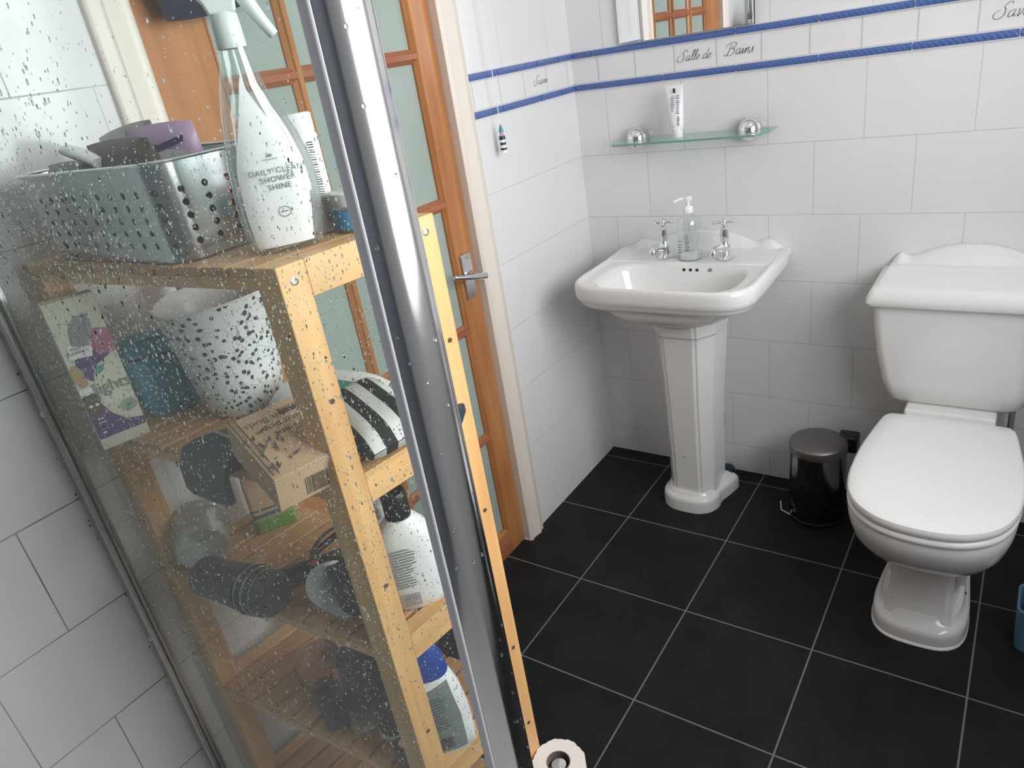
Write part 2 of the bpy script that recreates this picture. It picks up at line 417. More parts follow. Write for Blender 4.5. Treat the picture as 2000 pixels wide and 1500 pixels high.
# ------------------------------------------------------------------ the room
YB = -0.5462          # right edge of the door lining on the left wall
DO = (-1.425, -0.595, 1.99)   # door opening y0, y1, top
def quad_wall(name, mat, boxes):
    bm = B()
    for b in boxes: box(bm, *b)
    return struct(link(name, bm, mat))
quad_wall('floor', 'floor_tile', [(-0.06, XR + 0.1, YF - 0.1, 0.1, -0.1, 0.0)])
quad_wall('ceiling', 'white_paint', [(-0.12, XR + 0.1, YF - 0.1, 0.1, ZC, ZC + 0.1)])
quad_wall('wall_back', 'tile_back', [(-0.12, XR + 0.1, 0, 0.1, 0, ZC)])
quad_wall('wall_left', 'tile_left', [(-0.12, 0, YF, DO[0], 0, ZC), (-0.12, 0, DO[1], 0, 0, ZC), (-0.12, 0, DO[0], DO[1], DO[2], ZC)])
quad_wall('wall_front', 'bounce_cut_grey', [(-0.12, XR + 0.1, YF - 0.1, YF, 0, ZC)])  # unseen wall behind the camera, its dark grey made up to cut bounce light
y0, y1, z0, z1 = WIN
quad_wall('wall_right', 'tile_plain', [(XR, XR + 0.1, YF, y0, 0, ZC), (XR, XR + 0.1, y1, 0, 0, ZC), (XR, XR + 0.1, y0, y1, 0, z0), (XR, XR + 0.1, y0, y1, z1, ZC)])
bm = B(); T = 0.045
for a in ((y0, y1, z0, z0 + T), (y0, y1, z1 - T, z1), (y0, y0 + T, z0 + T, z1 - T), (y1 - T, y1, z0 + T, z1 - T), ((y0 + y1) / 2 - T / 2, (y0 + y1) / 2 + T / 2, z0 + T, z1 - T)):
    box(bm, XR + 0.03, XR + 0.08, *a)
win = struct(link('window_1', bm, 'white_plastic'))
bm = B(); box(bm, XR + 0.052, XR + 0.058, y0 + T, y1 - T, z0 + T, z1 - T); link('window_pane', bm, 'window_glass', win)
bm = B(); box(bm, XR - 0.06, XR + 0.03, y0 - 0.02, y1 + 0.02, z0 - 0.025, z0); link('window_sill', bm, 'white_paint', win, bevel=0.006)

# border of blue strips with small tiles and script lettering
def strip_run(bm, wall, a0, a1, z0_, z1_, joints):
    cuts = [a0] + [j for j in sorted(joints) if a0 + 0.004 < j < a1 - 0.004] + [a1]
    for p, q in zip(cuts, cuts[1:]):
        p += 0.0018; q -= 0.0018; n = 7; rings = []
        for t in (p, q):
            prof = []
            for k in range(n):
                a = PI * k / (n - 1)
                d = 0.0105 * math.sin(a) ** 0.6 if 0 < k < n - 1 else 0.0
                zz = (z0_ + z1_) / 2 - (z1_ - z0_) / 2 * math.cos(a)
                prof.append(Vector((t, -d - 0.0002, zz)) if wall == 'b' else Vector((d + 0.0002, t, zz)))
            rings.append(prof)
        loft(bm, rings, True, True)
jb = [0.0795 + 0.2152 * k for k in range(-1, 10)]
jl = [-0.137, -0.352, -0.470]
n = 1
for zz, jx in (((1.302, 1.322), [0.080] + [0.3008 + 0.2148 * k for k in range(10)]), ((1.395, 1.4145), [0.080] + [0.302 + 0.2145 * k for k in range(10)])):
    bm = B(); strip_run(bm, 'b', 0.0105, XR, zz[0], zz[1], jx); struct(link('trim_%d' % n, bm, 'strip_glaze', smooth=True)); n += 1
    bm = B(); strip_run(bm, 'l', YB, -0.0005, zz[0], zz[1], [-0.094, -0.215, -0.415]); struct(link('trim_%d' % n, bm, 'strip_glaze', smooth=True)); n += 1
    bm = B(); box(bm, 0, XR, -0.0065, 0, zz[0] - 0.0008, zz[1] + 0.0008); box(bm, 0, 0.0065, YB, 0, zz[0] - 0.0008, zz[1] + 0.0008)
    struct(link('trim_%d' % n, bm, 'grout')); n += 1
GL = {
 'a': (1.05, [[(.75, .95), (.4, 1.), (.1, .6), (.15, .1), (.45, .05), (.7, .5), (.78, 1.)], [(.78, 1.), (.72, .3), (.85, .03), (1.1, .3)]]),
 'l': (.58, [[(0, .1), (.35, .9), (.55, 1.9), (.42, 2.1), (.28, 1.7), (.2, .5), (.3, .05), (.62, .25)]]),
 'e': (.70, [[(0, .25), (.45, .55), (.6, .85), (.4, 1.), (.15, .7), (.12, .25), (.35, .02), (.74, .3)]]),
 'd': (1.05, [[(.75, .9), (.4, 1.), (.1, .6), (.15, .1), (.45, .05), (.75, .5), (.95, 2.1)], [(.95, 2.1), (.78, .4), (.88, .03), (1.1, .25)]]),
 'i': (.50, [[(0, .3), (.2, .95), (.15, .2), (.28, .02), (.54, .3)], [(.24, 1.4), (.28, 1.46)]]),
 'n': (.90, [[(0, .3), (.15, .95), (.1, 0)], [(.1, 0), (.2, .6), (.5, 1.), (.6, .85), (.55, .2), (.68, .02), (.94, .28)]]),
 's': (.60, [[(0, .2), (.35, .75), (.4, 1.0), (.3, .75), (.5, .35), (.4, .05), (.1, .05), (.05, .15)]]),
 'v': (.78, [[(0, .8), (.15, 1.), (.25, .1), (.3, 0), (.6, .7), (.62, 1.), (.78, .9)]]),
 'o': (.80, [[(.35, 1.), (.08, .6), (.1, .15), (.35, 0), (.6, .4), (.5, .9), (.35, 1.), (.45, .8), (.84, .88)]]),
 'S': (1.45, [[(1.5, 1.8), (1.35, 2.2), (.9, 2.15), (.65, 1.6), (.95, 1.1), (1., .45), (.6, -.05), (0, 0), (-.3, .5), (-.1, 1.0), (.3, 1.15)]]),
 'B': (1.55, [[(.5, 2.0), (.35, 1.0), (.15, .1), (-.2, -.05), (-.4, .3)], [(-.4, 1.3), (-.2, 1.9), (.5, 2.2), (1.2, 2.1), (1.25, 1.6), (.8, 1.2), (.5, 1.15), (1.1, 1.1), (1.25, .5), (.9, 0), (.3, 0), (.15, .25)]]),
 ' ': (.55, []),
}
def script(name, s, fr, x0_, x1_, base, xh, mat, parent):
    wd = sum(GL[c][0] for c in s); sx = (x1_ - x0_) / wd; bm = B(); x = 0.25
    for c in s:
        for st in GL[c][1]:
            pts = catmull([(x0_ + (x + p[0] + 0.32 * p[1]) * sx, base + p[1] * xh, 0.0006) for p in st], 5)
            m = len(pts)
            tube(bm, [fr(p) for p in pts], lambda t: xh * (0.045 + 0.05 * math.sin(PI * t)), 5, flat=0.4)
        x += GL[c][0]
    return link(name, bm, mat, parent)
wb, wl = bpy.data.objects['wall_back'], bpy.data.objects['wall_left']
fb = frame((0, 0, 0), (1, 0, 0), (0, 0, 1))[0]; fl_ = frame((0, 0, 0), (0, 1, 0), (0, 0, 1))[0]
script('lettering', 'Salle de', fb, 0.344, 0.440, 1.3475, 0.0128, 'ink', wb)
script('lettering', 'Bains', fb, 0.483, 0.557, 1.3470, 0.0142, 'ink', wb)
script('lettering', 'Savon', fb, 1.102, 1.182, 1.3470, 0.0142, 'ink', wb)
script('lettering', 'Savon', fl_, -0.232, -0.158, 1.3490, 0.0110, 'ink_grey', wl)

# door lining and architrave round the door
def arch(name, y0_, y1_, z1_):
    bm = B()
    w_ = y1_ - y0_
    prof = [(0.0, 0.0), (0.0, 0.014), (0.10, 0.019), (0.16, 0.016), (0.30, 0.017), (0.62, 0.021), (0.70, 0.017), (0.9, 0.015), (1.0, 0.011), (1.0, 0.0)]
    return bm, prof, w_
def arch_leg(bm, ya, yb, z1_):
    prof = [(0.0, -0.0), (0.0, 0.012), (0.10, 0.019), (0.18, 0.0155), (0.34, 0.0165), (0.64, 0.0215), (0.72, 0.0165), (0.92, 0.015), (1.0, 0.010), (1.0, 0.0)]
    loft(bm, [[Vector((d, ya + (yb - ya) * t, z)) for t, d in prof] for z in (0.0, z1_)], True, True)
bm = B(); arch_leg(bm, -0.628, YB, 2.04); struct(link('trim_7', bm, 'architrave', bevel=0.001))
bm = B(); arch_leg(bm, -1.392, -1.467, 2.04); struct(link('trim_8', bm, 'architrave', bevel=0.001))
bm = B(); box(bm, 0, 0.016, -1.39, -0.63, 1.975, 2.05); struct(link('trim_9', bm, 'architrave', bevel=0.004))
bm = B(); box(bm, -0.12, 0.0, -0.628, DO[1], 0, 1.975); box(bm, -0.12, 0.0, DO[0], -1.392, 0, 1.975); box(bm, -0.12, 0, DO[0], DO[1], 1.975, DO[2])
struct(link('trim_10', bm, 'architrave'))

# the glazed door, 3 x 5 panes
door = bpy.data.objects.new('door_1', None); COL.objects.link(door); door.location = (-0.02, -1.01, 0); struct(door)
SX = (-0.048, -0.008)      # door thickness
YL, YR = -1.252, -0.698    # glazed field
RAILS = [0.083, 0.428, 0.774, 1.122, 1.475, 1.826]
bm = B()
box(bm, SX[0], SX[1], -1.388, YL, 0.006, 1.972); box(bm, SX[0], SX[1], YR, -0.6315, 0.006, 1.972)
link('stile', bm, 'door_v', door, bevel=0.003)
bm = B(); box(bm, SX[0], SX[1], YL, YR, 0.006, RAILS[0]); box(bm, SX[0], SX[1], YL, YR, RAILS[5], 1.972); link('rail', bm, 'door_h', door, bevel=0.003)
bm = B(); pw = (YR - YL) / 3
def bar_h(bm, z):
    loft(bm, [[Vector((SX[1] - 0.002 - d, y, z + t)) for t, d in ((-0.016, 0.024), (-0.016, 0.012), (-0.008, 0.005), (-0.006, 0), (0.006, 0), (0.008, 0.005), (0.016, 0.012), (0.016, 0.024))] for y in (YL, YR)])
def bar_v(bm, y, t0=-0.016, t1=0.016):
    loft(bm, [[Vector((SX[1] - 0.0014 - d, y + t, z)) for t, d in ((-0.016, 0.024), (-0.016, 0.012), (-0.008, 0.005), (-0.006, 0), (0.006, 0), (0.008, 0.005), (0.016, 0.012), (0.016, 0.024))] for z in (RAILS[0], RAILS[5])])
for z in RAILS[1:5]: bar_h(bm, z)
link('glazing_bar', bm, 'door_h', door)
bm = B()
for k in (1, 2): bar_v(bm, YL + pw * k)
link('glazing_bar', bm, 'door_v', door)
bm = B()     # moulded bead on the stiles and rails
for y, s in ((YL, 1), (YR, -1)):
    loft(bm, [[Vector((SX[1] - d, y + s * t, z)) for t, d in ((0, 0.0), (0.005, 0.001), (0.008, 0.006), (0.013, 0.012), (0.013, 0.024), (0, 0.024))] for z in (RAILS[0], RAILS[5])])
for z, s in ((RAILS[0], 1), (RAILS[5], -1)):
    loft(bm, [[Vector((SX[1] - d, y, z + s * t)) for t, d in ((0, 0.0), (0.005, 0.001), (0.008, 0.006), (0.013, 0.012), (0.013, 0.024), (0, 0.024))] for y in (YL, YR)])
link('bead', bm, 'door_v', door)
for i in range(5):
    for k in range(3):
        bm = B(); box(bm, -0.030, -0.026, YL + pw * k, YL + pw * (k + 1), RAILS[i], RAILS[i + 1]); link('pane', bm, 'obscure_pane', door)
# lever handle
bm = B(); box(bm, SX[1], SX[1] + 0.007, -0.694, -0.651, 0.858, 0.982)
plate = link('handle_plate', bm, 'chrome_soft', door, bevel=0.003)
bm = B()
AX = Matrix.Rotation(PI / 2, 3, 'Y')
lathe(bm, [(0.012, 0.0), (0.012, 0.006), (0.0085, 0.010), (0.0085, 0.046)], (SX[1] + 0.006, -0.672, 0.925), 16, ax=AX)
tube(bm, catmull([(SX[1] + 0.046, -0.655, 0.918), (SX[1] + 0.050, -0.69, 0.926), (SX[1] + 0.050, -0.73, 0.937), (SX[1] + 0.046, -0.772, 0.949)], 6), lambda t: 0.0105 - 0.0055 * t, 12)
sph(bm, (SX[1] + 0.046, -0.774, 0.950), 0.0068, 12)
link('lever', bm, 'chrome', door, smooth=True)
bm = B()
for zz in (0.868, 0.972): lathe(bm, [(0.0035, 0), (0.0035, 0.0015), (0.002, 0.002)], (SX[1] + 0.007, -0.672, zz), 10, ax=AX)
link('screw', bm, 'screw_steel', plate)

# grey pipe clip on the wall and blue plug of sealant by the pedestal
bm = B(); box(bm, 0.414, 0.447, -0.008, 0.0, 0.170, 0.232); tag(link('pipe_clip', bm, 'putty', bevel=0.002), 'small grey patch plate on the wall beside the pedestal', 'plate')
bm = B(); lathe(bm, [(0.026, 0.0), (0.028, 0.008), (0.022, 0.026), (0.012, 0.030)], (0.462, -0.032, 0), 14)
tag(link('pipe_cover', bm, 'navy_gloss', smooth=True), 'small dark blue plastic cover on the floor behind the pedestal', 'pipe cover')

# ------------------------------------------------------------------ wash basin on its pedestal
XC = 0.403
bas = thing('wash_basin', 'white ceramic wash basin with wavy upstand on a pedestal in the corner', 'basin', (XC, -0.2, 0.64))
half = [(0, -0.432), (0.10, -0.432), (0.18, -0.428), (0.225, -0.415), (0.256, -0.385), (0.267, -0.345), (0.268, -0.28), (0.267, -0.21), (0.266, -0.16), (0.265, -0.12), (0.264, -0.08), (0.263, -0.04), (0.258, -0.012), (0.245, -0.002), (0.12, -0.0015), (0, -0.0015)]
OUT = sym(half, XC, 160, 8); CB = (XC, -0.235); NB = 96
RO = polar(OUT, CB, NB)
BC = (XC, -0.290)
def sup(hx, hy, p, n=NB):
    r = []
    for k in range(n):
        a = 2 * PI * k / n; r.append((abs(math.cos(a) / hx) ** p + abs(math.sin(a) / hy) ** p) ** (-1 / p))
    return r
RBowl = sup(0.205, 0.118, 3.4)
bm = B(); rings = []
rings.append(ring_polar(sup(0.088, 0.085, 2.4), (XC + 0.005, -0.20), 1, 0.640))
rings.append(ring_polar(sup(0.105, 0.10, 2.4), (XC + 0.005, -0.205), 1, 0.655))
rings.append(ring_polar(sup(0.160, 0.135, 2.6), (XC, -0.215), 1, 0.680))
rings.append(ring_polar(RO, CB, 0.72, 0.718)); rings.append(ring_polar(RO, CB, 0.925, 0.742))
rings.append(ring_polar(RO, CB, 0.958, 0.749)); rings.append(ring_polar(RO, CB, 0.964, 0.757)); rings.append(ring_polar(RO, CB, 0.976, 0.760))
for s, z in ((0.994, 0.767), (1.0, 0.777), (1.0, 0.793), (0.994, 0.804), (0.980, 0.810), (0.960, 0.8125), (0.935, 0.811), (0.910, 0.806), (0.895, 0.8045)): rings.append(ring_polar(RO, CB, s, z))
for s, z in ((1.10, 0.8045), (1.04, 0.803), (1.0, 0.797), (0.965, 0.781), (0.93, 0.750), (0.87, 0.715), (0.74, 0.692), (0.5, 0.679), (0.12, 0.674)): rings.append(ring_polar(RBowl, BC, s, z))
loft(bm, rings, True, True)
link('bowl', bm, 'ceramic', bas, smooth=True)
# upstand along the wall: wavy crest, rolled front
cr = catmull([(-0.262, 0.806, 0), (-0.240, 0.812, 0), (-0.212, 0.830, 0), (-0.190, 0.833, 0), (-0.170, 0.827, 0), (-0.150, 0.829, 0), (-0.110, 0.846, 0), (-0.060, 0.858, 0), (0, 0.861, 0), (0.060, 0.858, 0), (0.110, 0.846, 0), (0.150, 0.829, 0), (0.170, 0.827, 0), (0.190, 0.833, 0), (0.212, 0.830, 0), (0.240, 0.812, 0), (0.262, 0.806, 0)], 5)
bm = B(); rings = []
for p in cr:
    x, zc = XC + p.x, p.y; hgt = zc - 0.79
    rings.append([Vector((x, -0.0015, 0.79)), Vector((x, -0.0015, zc)), Vector((x, -0.010, zc + 0.001)), Vector((x, -0.019, zc - 0.004)), Vector((x, -0.026, 0.79 + hgt * 0.62)), Vector((x, -0.034, max(0.812, 0.79 + hgt * 0.36))), Vector((x, -0.052, 0.813)), Vector((x, -0.085, 0.8115)), Vector((x, -0.150, 0.8105)), Vector((x, -0.164, 0.808)), Vector((x, -0.170, 0.795))])
loft(bm, rings, True, True)
link('upstand', bm, 'ceramic', bas, smooth=True)
bm = B()     # overflow holes and chain-stay hole
AYm = Matrix.Rotation(PI / 2, 3, 'X')
for dx in (0.000, 0.020, 0.040): lathe(bm, [(0.0048, -0.0004), (0.0048, 0.0010)], (XC + dx, -0.1745, 0.788), 12, ax=AYm)
link('overflow_hole', bm, 'black_plastic', bas)
bm = B(); lathe(bm, [(0.0065, -0.001), (0.0065, 0.001), (0.003, 0.0016)], (XC + 0.080, -0.1755, 0.789), 12, ax=AYm); link('chain_stay', bm, 'putty', bas)

ped = thing('basin_pedestal', 'white ceramic pedestal with facets and a flared foot under the basin', 'pedestal', (0.412, -0.19, 0))
def ped_ring(cx, z, hw, yf, yb, ff=0.48, rd=0.012):
    """half-octagon plan: flat front, two canted faces with a raised arris, straight sides"""
    f = hw * ff; m = yf + (yb - yf) * 0.34
    pts = [(cx - f, yf), (cx + f, yf), (cx + f + rd * .5, yf + 0.006), (cx + f + rd, yf + 0.004), (cx + hw * 0.93, m - 0.012), (cx + hw, m), (cx + hw, yb), (cx - hw, yb), (cx - hw, m), (cx - hw * 0.93, m - 0.012), (cx - f - rd, yf + 0.004), (cx - f - rd * .5, yf + 0.006)]
    return [Vector((x, y, z)) for x, y in pts]
bm = B()
loft(bm, [ped_ring(0.412, 0.040, 0.080, -0.272, -0.125), ped_ring(0.412, 0.075, 0.076, -0.266, -0.125), ped_ring(0.413, 0.35, 0.080, -0.272, -0.125), ped_ring(0.415, 0.58, 0.093, -0.283, -0.12), ped_ring(0.416, 0.612, 0.095, -0.285, -0.12), ped_ring(0.416, 0.616, 0.098, -0.291, -0.12), ped_ring(0.416, 0.655, 0.099, -0.292, -0.12)])
link('column', bm, 'ceramic', ped, bevel=0.004, seg=3)
def foot(bm, cx, hw, yf, yb, zs):
    base = sym([(0, yf), (hw * 0.45, yf + 0.004), (hw * 0.80, yf + 0.028), (hw * 0.95, yf + 0.065), (hw * 0.93, yf + 0.10), (hw * 1.02, yf + 0.135), (hw * 1.1, yf + 0.165), (hw * 1.08, yb), (0, yb)], cx, 80, 5)
    c = (cx, (yf + yb) / 2); rd = polar(base, c, 80)
    loft(bm, [ring_polar(rd, c, s, z, 80) for s, z in zs])
bm = B(); foot(bm, 0.410, 0.098, -0.300, -0.09, ((1.0, 0.0), (1.0, 0.034), (0.985, 0.042), (0.94, 0.049), (0.86, 0.052), (0.80, 0.062)))
link('foot', bm, 'ceramic', ped, smooth=True)

bm = B(); sph(bm, (0.410, -0.2705, 0.193), 0.004, 8, (0.9, 0.25, 0.5)); link('chip_mark', bm, 'ink_grey', ped, smooth=True)

# pillar taps
def make_tap(x, y, z, label):
    t = thing('pillar_tap', label, 'tap', (x, y, z), 'basin taps')
    bm = B(); lathe(bm, [(0.022, 0.0), (0.023, 0.004), (0.019, 0.008), (0.015, 0.011), (0.0155, 0.030), (0.0165, 0.036), (0.0165, 0.042), (0.011, 0.050), (0.010, 0.054), (0.0125, 0.060), (0.0130, 0.072), (0.0095, 0.086), (0.0095, 0.089), (0.011, 0.091), (0.0065, 0.095), (0.0065, 0.104)], (x, y, z), 24)
    link('body', bm, 'chrome', t, smooth=True)
    bm = B(); tube(bm, catmull([(x, y - 0.008, z + 0.032), (x - 0.004, y - 0.024, z + 0.038), (x - 0.010, y - 0.042, z + 0.040), (x - 0.013, y - 0.055, z + 0.034), (x - 0.014, y - 0.058, z + 0.024)], 6), lambda q: 0.0125 - 0.0025 * q, 14)
    link('spout', bm, 'chrome', t, smooth=True)
    bm = B(); lathe(bm, [(0.008, 0.100), (0.010, 0.104), (0.010, 0.113), (0.006, 0.118), (0.002, 0.120)], (x, y, z), 16)
    for k in range(4):
        a = 0.35 + k * PI / 2; d = Vector((math.cos(a), math.sin(a), 0)); o = Vector((x, y, z + 0.108))
        tube(bm, [o + d * 0.006, o + d * 0.015, o + d * 0.022], lambda q: 0.0048 - 0.001 * q, 10); sph(bm, o + d * 0.0255, 0.0064, 12)
    link('cross_handle', bm, 'chrome', t, smooth=True)
    return t
tap = make_tap(0.326, -0.130, 0.8105, 'chrome cross-head tap left of the soap bottle on the basin')
dup(tap, (0.186, 0.0, 0), 'chrome cross-head tap right of the soap bottle on the basin')

# hand-soap bottle
sb = thing('soap_dispenser', 'clear hand soap bottle with white pump between the basin taps', 'soap dispenser', (0.408, -0.132, 0.8108))
c = (0.408, -0.132, 0.8108)
bm = B(); lathe(bm, [(0.030, 0.0), (0.034, 0.003), (0.034, 0.105), (0.031, 0.118), (0.022, 0.129), (0.014, 0.134), (0.013, 0.137)], c, 32)
link('bottle', bm, 'clear_plastic', sb, smooth=True)
bm = B(); lathe(bm, [(0.031, 0.002), (0.0325, 0.004), (0.0325, 0.016), (0.030, 0.018)], c, 32); link('base_band', bm, 'white_plastic', sb, smooth=True)
bm = B(); lathe(bm, [(0.014, 0.137), (0.0145, 0.140), (0.0145, 0.152), (0.012, 0.155), (0.0055, 0.157), (0.0055, 0.172), (0.012, 0.174), (0.013, 0.182), (0.009, 0.185)], c, 20)
tube(bm, [Vector(c) + Vector(p) for p in ((0, 0, 0.178), (-0.020, -0.012, 0.179), (-0.034, -0.020, 0.172))], 0.0048, 10)
link('pump', bm, 'white_plastic', sb, smooth=True)
fr, rt = frame((c[0] + 0.0338 * math.sin(-0.1), c[1] - 0.0342, c[2]), (1, 0.0, 0), (0, 0, 1))
bm = B()
for i in range(9):
    wv = random.uniform(0.010, 0.016); yy = 0.030 + i * 0.0058
    poly(bm, fr, [(0.002, yy), (0.002 + wv, yy), (0.002 + wv, yy + 0.0026), (0.002, yy + 0.0026)])
for i in range(5):
    wv = random.uniform(0.008, 0.013); yy = 0.026 + i * 0.008
    poly(bm, fr, [(-0.020, yy), (-0.020 + wv, yy), (-0.020 + wv, yy + 0.003), (-0.020, yy + 0.003)])
link('label_print', bm, 'ink_grey', sb)

# glass shelf on two chrome domes
gs = thing('glass_shelf', 'clear glass shelf on two chrome domes on the wall above the basin', 'shelf', (0.39, 0, 1.148))
bm = B(); ol = [(0.157, -0.004), (0.157, -0.070), (0.180, -0.128), (0.600, -0.128), (0.627, -0.070), (0.627, -0.004)]
loft(bm, [[Vector((x, y, z)) for x, y in ol] for z in (1.146, 1.152)])
link('glass_panel', bm, 'shelf_glass', gs)
bm = B(); loft(bm, [[Vector((x, y - 0.0006, z)) for x, y in ol[1:5]] for z in (1.1462, 1.1518)], False, False, closed=False); link('glass_edge', bm, 'glass_edge', gs)
for x in (0.214, 0.557):
    bm = B(); lathe(bm, [(0.014, 0.0), (0.016, 0.006), (0.029, 0.010), (0.032, 0.022), (0.030, 0.036), (0.022, 0.048), (0.010, 0.055), (0.001, 0.057)], (x, 0, 1.152), 28, ax=Matrix.Rotation(PI / 2, 3, 'X'))
    link('dome_mount', bm, 'chrome', gs, smooth=True)

# toothpaste tube standing on its cap
tt = thing('toothpaste_tube', 'white toothpaste tube with blue print standing on its cap on the glass shelf', 'toothpaste', (0.364, -0.07, 1.152))
bm = B(); rings = []
lean = Vector((-0.010, 0.012, 0))
for t, hx, hy in ((0.020, 0.0165, 0.0165), (0.026, 0.019, 0.018), (0.05, 0.0215, 0.0165), (0.08, 0.0235, 0.012), (0.11, 0.0255, 0.006), (0.128, 0.0265, 0.0016), (0.140, 0.0268, 0.0014)):
    o = Vector((0.364, -0.07, 1.152 + t)) + lean * (t / 0.14)
    rings.append([o + Vector((hx * math.cos(2 * PI * k / 28), hy * math.sin(2 * PI * k / 28), 0)) for k in range(28)])
loft(bm, rings); link('tube', bm, 'white_plastic', tt, smooth=True)
bm = B(); lathe(bm, [(0.0150, 0), (0.0155, 0.001), (0.0145, 0.020)], (0.364, -0.07, 1.152), 24); link('cap', bm, 'white_plastic', tt, smooth=True)
bm = B(); fr, rt = frame((0.364, -0.0895, 1.152), (1, 0, 0), Vector((-0.010, 0.0245, 0.14)))
for cx_, ya, yb, nn in ((-0.010, 0.072, 0.118, 8), (0.006, 0.066, 0.118, 9), (-0.004, 0.030, 0.062, 8), (0.008, 0.034, 0.060, 6)):
    for i in range(nn):
        yy = ya + (yb - ya) * i / nn; wv = random.uniform(0.004, 0.012)
        poly(bm, fr, [(cx_ - wv / 2, yy), (cx_ + wv / 2, yy), (cx_ + wv / 2, yy + 0.0028), (cx_ - wv / 2, yy + 0.0028)], 0.0006)
link('label_print', bm, 'ink_blue', tt)
bm = B(); poly(bm, fr, [(-0.008, 0.122), (-0.001, 0.122), (-0.002, 0.134), (-0.009, 0.134)], 0.0008); link('label_mark', bm, 'ink', tt)

# mirror
mir = thing('mirror', 'frameless wall mirror above the glass shelf reflecting the door', 'mirror', (0.37, 0, 1.4165))
bm = B(); box(bm, 0.176, 0.567, -0.0045, -0.0005, 1.4165, 1.98); link('backing', bm, 'black_plastic', mir)
bm = B(); box(bm, 0.1755, 0.5675, -0.0155, -0.0115, 1.4165, 1.98); link('mirror_glass', bm, 'mirror', mir, bevel=0.0015)
bm = B(); box(bm, 0.20, 0.54, -0.0115, -0.0045, 1.45, 1.95); link('batten', bm, 'black_plastic', mir)

# pull cord with lighthouse
pc = thing('pull_cord', 'light pull cord with a small striped lighthouse hanging by the door', 'pull cord', (0.03, -0.470, ZC))
px, py = 0.030, -0.468
bm = B(); tube(bm, [(px, py, ZC), (px, py, 1.8), (px, py, 1.277)], 0.0011, 6); link('cord', bm, 'white_plastic', pc)
bm = B(); lathe(bm, [(0.03, 0), (0.03, -0.012), (0.016, -0.024)], (px, py, ZC), 20); link('ceiling_rose', bm, 'white_plastic', pc, smooth=True)
bm = B(); lathe(bm, [(0.0012, 1.278), (0.004, 1.270), (0.0062, 1.262), (0.0062, 1.259)], (px, py, 0), 16); link('roof', bm, 'mint', pc, smooth=True)
bm = B(); lathe(bm, [(0.0052, 1.259), (0.0052, 1.248)], (px, py, 0), 16); link('lantern', bm, 'lilac', pc, smooth=True)
for i, (za, zb, m_) in enumerate(((1.248, 1.239, 'navy_gloss'), (1.239, 1.232, 'white_plastic'), (1.232, 1.225, 'navy_gloss'), (1.225, 1.218, 'white_plastic'), (1.218, 1.212, 'navy_gloss'), (1.212, 1.205, 'white_plastic'))):
    r0 = 0.0072 + 0.0004 * i + (0.0012 if i == 0 else 0); bm = B(); lathe(bm, [(r0, za), (r0 + 0.0004, zb)], (px, py, 0), 16); link('stripe', bm, m_, pc, smooth=False)

# ------------------------------------------------------------------ toilet
TX = 1.116
to = thing('toilet', 'white ceramic toilet with the lid closed and a low cistern at the wall', 'toilet', (TX, -0.35, 0))
def cis_ring(z, hx, yf, r): return rrect(TX, (yf - 0.004) / 2, hx, (-0.004 - yf) / 2, r, z, 6)
bm = B(); loft(bm, [cis_ring(0.437, 0.120, -0.165, 0.03), cis_ring(0.440, 0.140, -0.180, 0.03), cis_ring(0.452, 0.153, -0.190, 0.03), cis_ring(0.50, 0.168, -0.196, 0.028), cis_ring(0.58, 0.184, -0.199, 0.026), cis_ring(0.66, 0.194, -0.200, 0.024), cis_ring(0.722, 0.198, -0.200, 0.022)])
link('cistern', bm, 'ceramic', to, smooth=True)
def lid_ring(z, hx, yf, r): return rrect(TX, (yf - 0.003) / 2, hx, (-0.003 - yf) / 2, r, z, 5)
bm = B(); loft(bm, [lid_ring(0.716, 0.196, -0.198, 0.018), lid_ring(0.720, 0.211, -0.216, 0.018), lid_ring(0.728, 0.214, -0.220, 0.018), lid_ring(0.742, 0.211, -0.217, 0.018), lid_ring(0.758, 0.204, -0.208, 0.018), lid_ring(0.763, 0.199, -0.202, 0.016), lid_ring(0.766, 0.190, -0.192, 0.014), lid_ring(0.770, 0.188, -0.070, 0.012), lid_ring(0.775, 0.184, -0.062, 0.012), lid_ring(0.778, 0.178, -0.05, 0.012)])
link('cistern_lid', bm, 'ceramic', to, smooth=True)
crest = catmull([(-0.186, 0.770, 0), (-0.176, 0.788, 0), (-0.162, 0.799, 0), (-0.142, 0.791, 0), (-0.122, 0.795, 0), (-0.09, 0.809, 0), (-0.045, 0.821, 0), (0, 0.824, 0), (0.045, 0.821, 0), (0.09, 0.809, 0), (0.122, 0.795, 0), (0.142, 0.791, 0), (0.162, 0.799, 0), (0.176, 0.788, 0), (0.186, 0.770, 0)], 5)
bm = B(); rings = []
for p in crest:
    x, zc = TX + p.x, p.y; h_ = zc - 0.755
    rings.append([Vector((x, -0.003, 0.755)), Vector((x, -0.003, zc)), Vector((x, -0.012, zc)), Vector((x, -0.020, zc - 0.004)), Vector((x, -0.027, 0.755 + h_ * 0.7)), Vector((x, -0.040, 0.755 + h_ * 0.42)), Vector((x, -0.060, 0.762))])
loft(bm, rings); link('crest', bm, 'ceramic', to, smooth=True)
LO = sym([(0, -0.724), (0.05, -0.719), (0.095, -0.702), (0.135, -0.668), (0.160, -0.62), (0.172, -0.56), (0.174, -0.50), (0.171, -0.42), (0.162, -0.34), (0.152, -0.27), (0.145, -0.240), (0.132, -0.226), (0.10, -0.2235), (0, -0.2235)], TX, 120, 6)
LC = (TX, -0.46); RL = polar(LO, LC, 96)
